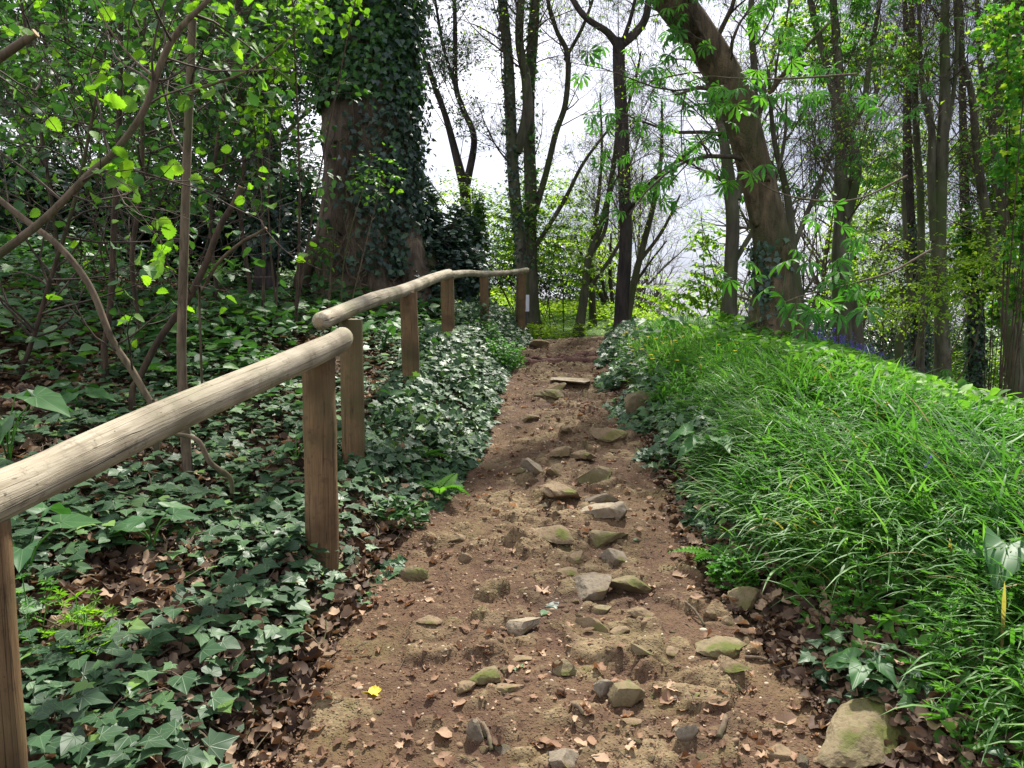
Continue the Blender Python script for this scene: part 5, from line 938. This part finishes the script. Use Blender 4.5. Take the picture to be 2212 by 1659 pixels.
ROCKS = [
 (1339, 1112, 62, .95, 'pale sharp-pointed block at the upper right end of the stone ledge', 'rock_pale', dict(cuts=12, tilt=(.2, .35), sink=.25)),
 (1282, 1108, 92, .38, 'cracked pale slab lying left of the sharp-pointed block', 'rock_pale', dict(tilt=(.15, -.1), sink=.3)),
 (1200, 1150, 104, .26, 'long flat buff slab at the left of the stone ledge', 'rock', dict(tilt=(.1, 0))),
 (1300, 1163, 96, .45, 'mossy ridge-shaped rock in the middle of the ledge', 'rock_moss', dict(cuts=12, tilt=(.3, .1))),
 (1332, 1206, 62, .8, 'triangular grey rock with a sharp peak below the mossy ridge', 'rock_grey', dict(cuts=13, tilt=(.1, .4))),
 (1244, 1204, 50, .7, 'small peaked rock left of the triangular grey rock', 'rock', dict(cuts=12, tilt=(0, -.3))),
 (1229, 1232, 72, .35, 'thin ridge of rock under the small peaked one', 'rock', {}),
 (1283, 1280, 104, .5, 'broad rounded grey rock across the path centre with a rippled face', 'rock_grey', dict(sink=.3, cuts=5)),
 (1357, 1268, 84, .55, 'rounded moss-topped rock joined to the broad grey one at its right', 'rock_moss', dict(sink=.3, cuts=5)),
 (1275, 1345, 84, .55, 'angular buff rock with a dark hollow below the broad grey rock', 'rock', dict(cuts=13, tilt=(.2, .2))),
 (1297, 1318, 50, .5, 'small mossy block just above the angular buff rock', 'rock_moss', dict(cuts=12)),
 (1130, 1352, 98, .32, 'long pale wedge-shaped slab lying crosswise left of centre', 'rock_pale', dict(cuts=12, tilt=(.25, -.2), sink=.3)),
 (925, 1342, 44, .5, 'small hollowed stone on the left of the path opposite the wedge slab', 'rock', {}),
 (900, 1236, 58, .6, 'round mossy stone near the foot of the near post', 'rock_moss', dict(cuts=4)),
 (984, 1167, 34, .6, 'small rounded stone alone in the dirt above the round mossy one', 'rock', dict(cuts=4)),
 (1003, 1209, 24, .8, 'pebble-sized pinkish stone below the lone rounded stone', 'rock', dict(cuts=4)),
 (1130, 1424, 44, .4, 'flat oval stone above the grey-green fallen leaf', 'rock', dict(cuts=5)),
 (1229, 1448, 58, .7, 'rounded peaked stone right of the grey-green fallen leaf', 'rock_moss', dict(cuts=8)),
 (1047, 1455, 72, .4, 'moss-streaked low rock left of the grey-green fallen leaf', 'rock_moss', dict(cuts=8)),
 (1092, 1486, 64, .55, 'rounded hump of rock casting a dark hollow beneath it', 'rock', dict(cuts=5)),
 (1006, 1488, 42, .6, 'smooth buff stone beside the rounded hump', 'rock', dict(cuts=5)),
 (1345, 1505, 108, .62, 'large jagged rock with green moss near the bottom centre', 'rock_moss', dict(cuts=13, tilt=(.2, 0), sink=.3)),
 (1300, 1492, 46, .9, 'steep grey shoulder of rock left of the large jagged one', 'rock_grey', dict(cuts=10, tilt=(0, -.3))),
 (1026, 1590, 42, 1.5, 'upright grey stone leaning left beside two snapped sticks', 'rock_grey', dict(cuts=10, tilt=(0, -.35), sink=.3)),
 (1482, 1590, 58, .85, 'dark slanting stone half buried near the bottom right of the path', 'rock_grey', dict(cuts=11, tilt=(0, .5), sink=.3)),
 (1210, 1650, 78, .5, 'pale rounded stone cut by the bottom edge of the photo', 'rock_grey', dict(cuts=6)),
 (1156, 1536, 24, .9, 'small upright buff stone below the rounded hump', 'rock', {}),
 (1361, 1560, 62, .3, 'flat dirt-covered stone below the large jagged rock', 'rock', {}),
 (1387, 1410, 52, .6, 'slanting stone with a mossy edge at the right of the path', 'rock_moss', dict(cuts=11, tilt=(0, .4))),
 (1449, 1410, 44, .5, 'dull buff stone by the right side, level with the mossy-edged one', 'rock', {}),
 (1395, 1330, 60, .4, 'low dark stone right of the angular buff rock', 'rock', dict(cuts=11)),
 (1345, 1360, 40, .6, 'square-edged small block right of the angular buff rock', 'rock', dict(cuts=12)),
 (1868, 1575, 205, .36, 'big flat-topped mossy boulder at the lower right corner of the path', 'rock_moss', dict(dr=1.2, rz=-.75, sink=.30, sub=5, cuts=16, tilt=(.20, -.05))),
 (1554, 1392, 104, .42, 'low moss-covered rock merging into the right bank', 'rock_moss', dict(cuts=7)),
 (1532, 1326, 44, .8, 'upright brown stone with a stick leaning on it, right edge of the path', 'rock', dict(cuts=9)),
 (1574, 1344, 30, .7, 'small rounded stone touching the grass foot', 'rock', dict(cuts=5)),
 (1579, 1434, 64, .4, 'smooth humped stone right of centre under a scrap of leaf', 'rock', dict(cuts=4)),
 (1674, 1628, 52, .65, 'knobbly ochre stone at the bottom right, left of the boulder', 'rock', dict(cuts=7)),
 (1791, 1626, 28, .6, 'smooth ochre pebble against the left side of the boulder', 'rock', dict(cuts=3)),
 (1765, 1646, 44, .5, 'buff stone under the smooth ochre pebble', 'rock', {}),
 (1500, 1500, 40, .5, 'squat stone left of the two large brown leaves', 'rock_moss', {}),
 (1205, 984, 52, .5, 'dark flat-topped rock on the upper path, left of a pair', 'rock', dict(cuts=9, sink=.3)),
 (1256, 988, 50, .6, 'lumpy buff rock on the upper path, right of a pair', 'rock', dict(cuts=6, sink=.3)),
 (1060, 1007, 46, .55, 'brown rounded rock near the left edge of the upper path', 'rock', dict(cuts=5)),
 (1150, 1015, 38, .95, 'pale lumpy stone standing proud left of centre on the upper path', 'rock_grey', dict(cuts=6, sink=.3)),
 (1118, 1020, 32, .7, 'smaller mossy stone touching the pale lumpy one', 'rock_moss', dict(cuts=6)),
 (1196, 1020, 38, .6, 'light rounded stone right of the pale lumpy one', 'rock', dict(cuts=6)),
 (1272, 1034, 80, .45, 'wide mossy rock on the right half, above the dome-shaped rock', 'rock_moss', dict(cuts=9)),
 (1217, 1066, 72, .6, 'dome-shaped buff rock above the stone ledge', 'rock', dict(cuts=5)),
 (1300, 1078, 96, .3, 'long low serrated stone just above the ledge', 'rock_grey', dict(cuts=12)),
 (1310, 940, 60, .4, 'smooth humped stone by the right edge of the upper path', 'rock', dict(cuts=4)),
 (1221, 933, 42, .5, 'slanted flake of stone in the upper path', 'rock', dict(cuts=11)),
 (1228, 820, 96, .22, 'pale flat outcrop across the path well below the roots', 'rock_pale', dict(cuts=10)),
 (1205, 836, 44, .4, 'small stone left under the pale flat outcrop', 'rock', {}),
 (1190, 852, 60, .3, 'low mossy hump in mid path below the pale flat outcrop', 'rock_moss', {}),
 (1140, 905, 40, .4, 'pale half-buried stone left of centre in the upper path', 'rock', {}),
 (1035, 918, 40, .45, 'dark stone under the ivy at the left path edge', 'rock_grey', dict(cuts=4)),
 (1160, 748, 40, .4, 'purplish stone at the crest left of centre', 'rock', {}),
 (1385, 880, 60, .7, 'mossy hump of rock sticking out of the right bank into the path', 'rock_moss', dict(cuts=4, sink=.3)),
 (1610, 1300, 60, .7, 'moss-covered stone in the foot of the grass bank', 'rock_moss', dict(cuts=4, sink=.3)),
]
for k, (u, v, w, hr, lb, mk, kw) in enumerate(ROCKS): stone(u, v, w, hr, lb, mk, seed=100+k, **kw)
# small stones: a handful of shapes, copied
SM = []
for k in range(10):
    V, F = rock(1, .8, .55, 400+k, 3, 8, .16); G = Geo(); G.add(V, F); o = G.build('stone', [M[('rock', 'rock', 'rock_grey', 'rock_moss', 'rock')[k % 5]]]); o.data.set_sharp_from_angle(angle=R(22)); SM.append(o)
n = 235; cnt = 0
ctr = lambda y: xc(y)+.22*np.sin(y*1.1)
for k in range(2000):
    if cnt >= n: break
    y = 1.25*math.exp(U(0, 1)*math.log(11/1.25)); x = float(xc(y))+U(-.93, .93)*float(wd(y))
    if U(0, 1) > .25+.75*math.exp(-((x-float(ctr(y)))/.35)**2): continue
    s = U(.008, .03)*(1+.05*y)*(1.35 if U(0, 1) < .12 else 1); o = SM[cnt % 10] if cnt < 10 else SM[cnt % 10].copy()
    if cnt >= 10: COL.objects.link(o)
    o.location = (x, y, float(PH(x, y))+s*U(-.12, .12)); o.rotation_euler = (U(-.3, .3), U(-.3, .3), U(0, 6.28)); o.scale = (s, s, s*U(.7, 1.2)); cnt += 1
    tag(o, 'small buff stone half sunk in the trodden dirt of the path', 'stone', 'small loose stones on the path')
# grit and gravel
V0, F0 = ICO[2]; V1 = V0*(1+.25*rng.random((len(V0), 1))); n = 15000; u = U(0, 1, n); y = 1.0*np.exp(u*math.log(11)); x = xc(y)+U(-1, 1, n)*wd(y)*1.02
s = U(.0016, .0055, n)*(1+.12*y)*np.where(U(0, 1, n) < .05, 1.9, 1); a = U(0, 6.28, n); c, q = np.cos(a), np.sin(a)
Vs = V1[None]*np.stack([s, s*U(.6, 1, n), s*U(.4, .8, n)], -1)[:, None]; Vr = np.stack([Vs[..., 0]*c[:, None]-Vs[..., 1]*q[:, None], Vs[..., 0]*q[:, None]+Vs[..., 1]*c[:, None], Vs[..., 2]], -1)+np.stack([x, y, PH(x, y)+s*.2], -1)[:, None]
G = Geo(); G.add(Vr, (F0[None]+(np.arange(n)*len(V0))[:, None, None]).reshape(-1, 3), None, np.repeat(U(0, 1, n), len(V0)))
nt = NT('grit'); M['grit'] = nt.surf(nt.ramp(nt.attr(), [(0, (.08, .045, .03)), (.5, (.15, .095, .055)), (.85, (.25, .18, .11)), (1, (.42, .35, .26))]), .85, .2)
stuff(G, 'gravel', M['grit'])
# tree roots crossing the path below the crest
for k, (lb, pts) in enumerate([('knotted tree root crossing the path below the crest', [(1090, 790), (1140, 782), (1200, 785), (1260, 782), (1320, 778), (1345, 770)]), ('upper tree root crossing the path from the right bank', [(1350, 762), (1310, 764), (1260, 770), (1220, 775), (1180, 772)]), ('thin root branching between the two thicker roots', [(1300, 770), (1240, 777), (1190, 781), (1130, 776)])]):
    P = catmull([ground(u, v, 5, PH)+[0, 0, .012] for u, v in pts], 60); P[:, 2] = PH(P[:, 0], P[:, 1])+.008+.012*fbm(P[:, 0]*9, P[:, 1]*9, 2, 5)
    G = Geo(); s = np.linspace(0, 1, 60); tubes(G, P, (.034, .028, .016)[k]*(.5+.8*np.sin(s*math.pi)**.5)*(1+.35*fbm(s*14, s*0+k, 3, 9)), 10, rnd=.5); tag(G.build('tree_root', [M['bark_red']]), lb, 'root')

# ------------------------------------------------------------------ fallen leaves on the path
G = Geo(); n = 2600; y = 1.1*np.exp(U(0, 1, n)**1.25*math.log(9)); x = xc(y)+U(-1.03, 1.03, n)*wd(y)
kp = (fbm(x*2.2, y*2.2, 3, 210)+.45*ss((np.abs(x-xc(y))/wd(y)-.75)/.2)+.12*(x > xc(y)) > U(-.25, .35, n)); x, y = x[kp], y[kp]; n = len(x)
P = np.stack([x, y, PH(x, y)+U(.004, .014, n)], -1); idx = rng.integers(0, 8, n)
for k in range(8):
    s_ = idx == k; m = s_.sum(); leaves(G, DEAD[k] if k < 6 else MAPLE, P[s_], hdir(m, (-.1, .1)), rdir(m, (0, 28)), U(.018, .055, m)*(1 if k < 6 else .7))
stuff(G, 'fallen_leaves', M['dead'])
G = Geo(); n = 15000; y = 1.0*np.exp(U(0, 1, n)*math.log(8)); x = xc(y)+U(-1.05, 1.05, n)*wd(y); P = np.stack([x, y, PH(x, y)+U(.001, .006, n)], -1)
kp = fbm(x*2.5, y*2.5, 3, 230)+.35*ss((np.abs(x-xc(y))/wd(y)-.7)/.25) > U(-.3, .4, n); P = P[kp]; leaves(G, DEAD[3], P, hdir(len(P), (-.2, .2)), rdir(len(P), (0, 50)), U(.005, .017, len(P)), None, 0, .4)
n = 420; y = 1.1*np.exp(U(0, 1, n)*math.log(7)); x = xc(y)+U(-1.05, 1.05, n)*wd(y); a = U(0, 6.28, n); L = U(.015, .09, n)
Pk = np.stack([np.stack([x+np.cos(a)*L*t_, y+np.sin(a)*L*t_, PH(x+np.cos(a)*L*t_, y+np.sin(a)*L*t_)+.004+b_*L*.1], -1) for t_, b_ in ((-.5, 0), (0, 1), (.5, 0))], 1); tubes(G, Pk, U(.0008, .0022, n)[:, None]*[1, 1, .7], 4, mat=1)
stuff(G, 'leaf_crumbs', [M['dead'], M['hazel_bark']])
def leafobj(name, label, u, v, size, ang, tm, mk, rnd, tilt=(.0, -.15), lift=.008, cat='leaf', stalk=0):
    b = ground(u, v, .9, PH); G = Geo(); leaves(G, tm, np.zeros((1, 3))+[0, 0, lift], np.array([[math.cos(ang), math.sin(ang), 0]]), nrm(np.array([[tilt[0], tilt[1], 1.]])), np.array([size]), np.array([rnd]), 0, .01)
    if stalk: tubes(G, [[0, 0, lift], [-math.cos(ang)*stalk*.5, -math.sin(ang)*stalk*.5, lift*.6+.003], [-math.cos(ang)*stalk, -math.sin(ang)*stalk, .003]], [.0014, .0013, .0012], 5, rnd=rnd)
    o = G.build(name, [M[mk]]); o.location = [float(q) for q in b]; return tag(o, label, cat)
leafobj('fallen_leaf', 'bright yellow leaf with a long stalk at the lower left of the path', 795, 1502, .058, .1, HAZEL, 'yellow', .5, stalk=.05)
leafobj('fallen_leaf', 'grey-green curled leaf lying below the wedge-shaped slab', 1120, 1450, .050, 2.2, MAPLE, 'ivy', .9)
leafobj('fallen_leaf', 'dark green ivy leaf lying above the wedge-shaped slab', 1205, 1310, .055, 3.3, IVY, 'ivy_dark', .6)
leafobj('fallen_leaf', 'pale green leaf beside the dark fallen ivy leaf', 1180, 1325, .045, 4.2, IVY2, 'mid', .4)
leafobj('fallen_leaf', 'cream maple-shaped leaf above the pale green one', 1168, 1285, .055, 1., MAPLE, 'dead', 1.)
leafobj('fallen_leaf', 'curled ochre and white leaf left of the mossy boulder', 1718, 1565, .075, 3.2, DEAD[1], 'dead', .9, (.1, -.5))
leafobj('fallen_leaf', 'large brown leaf, left of a touching pair right of centre', 1492, 1540, .075, 2.4, HAZEL, 'dead', .72)
leafobj('fallen_leaf', 'large brown leaf, right of a touching pair right of centre', 1530, 1536, .078, .3, DEAD[0], 'dead', .68)
leafobj('fallen_leaf', 'veined tan leaf at the bottom left of the path', 942, 1585, .065, 5.6, DEAD[2], 'dead', .85)
leafobj('fallen_leaf', 'orange-tan leaf near the bottom edge left of centre', 945, 1645, .055, .4, DEAD[4], 'dead', .8)
leafobj('fallen_leaf', 'pale ribbed leaf right of the large jagged rock', 1440, 1497, .065, .2, HAZEL, 'dead', 1.)
leafobj('fallen_leaf', 'folded tan leaf under the ribbed pale one', 1425, 1530, .075, .5, DEAD[5], 'dead', .7)
leafobj('fallen_leaf', 'twisted tan leaf on the right side level with the broad grey rock', 1452, 1248, .085, .2, DEAD[0], 'dead', .85)
leafobj('fallen_leaf', 'small orange leaf caught between the ledge slabs', 1272, 1128, .045, 1.2, DEAD[1], 'dead', .75, lift=.05)
leafobj('fallen_leaf', 'curled chestnut-brown leaf above the mossy boulder', 1905, 1505, .10, 1.8, DEAD[1], 'dead', .72, (.0, -.6), .03)
leafobj('fallen_leaf', 'brown leaf standing on edge above the boulder, left one', 1785, 1470, .075, 1.2, DEAD[5], 'dead', .6, (.0, -.6), .02)
leafobj('fallen_leaf', 'light grey-green leaf right of the mossy ledge ridge', 1368, 1172, .05, .4, BEECH, 'mid', .2)
for k, (lb, u0, v0, u1, v1, r_) in enumerate([('snapped stick left of two beside the upright grey stone', 1043, 1570, 1062, 1630, .006), ('snapped stick right of two beside the upright grey stone', 1030, 1560, 1050, 1600, .005), ('short peeled stick with a pale cut end, left of the curled ochre leaf', 1552, 1600, 1568, 1555, .008), ('brown stick lying across dead leaves at the bottom centre', 1232, 1525, 1262, 1550, .006), ('thin forked twig at the right edge of the path by the brown stone', 1480, 1310, 1522, 1358, .004), ('pale twig lying just below the grass foot', 1610, 1425, 1665, 1435, .005)]):
    a, b = ground(u0, v0, .9, PH), ground(u1, v1, .9, PH); c = (a+b)/2; G = Geo(); tubes(G, catmull([a+[0, 0, .008]-c, [0.004, 0, .014], b+[0, 0, .008]-c], 14), r_*(1+.2*rng.random(14)), 8, cap=True); o = G.build('stick', [M['hazel_bark']]); o.location = [float(q) for q in c]; tag(o, lb, 'stick')
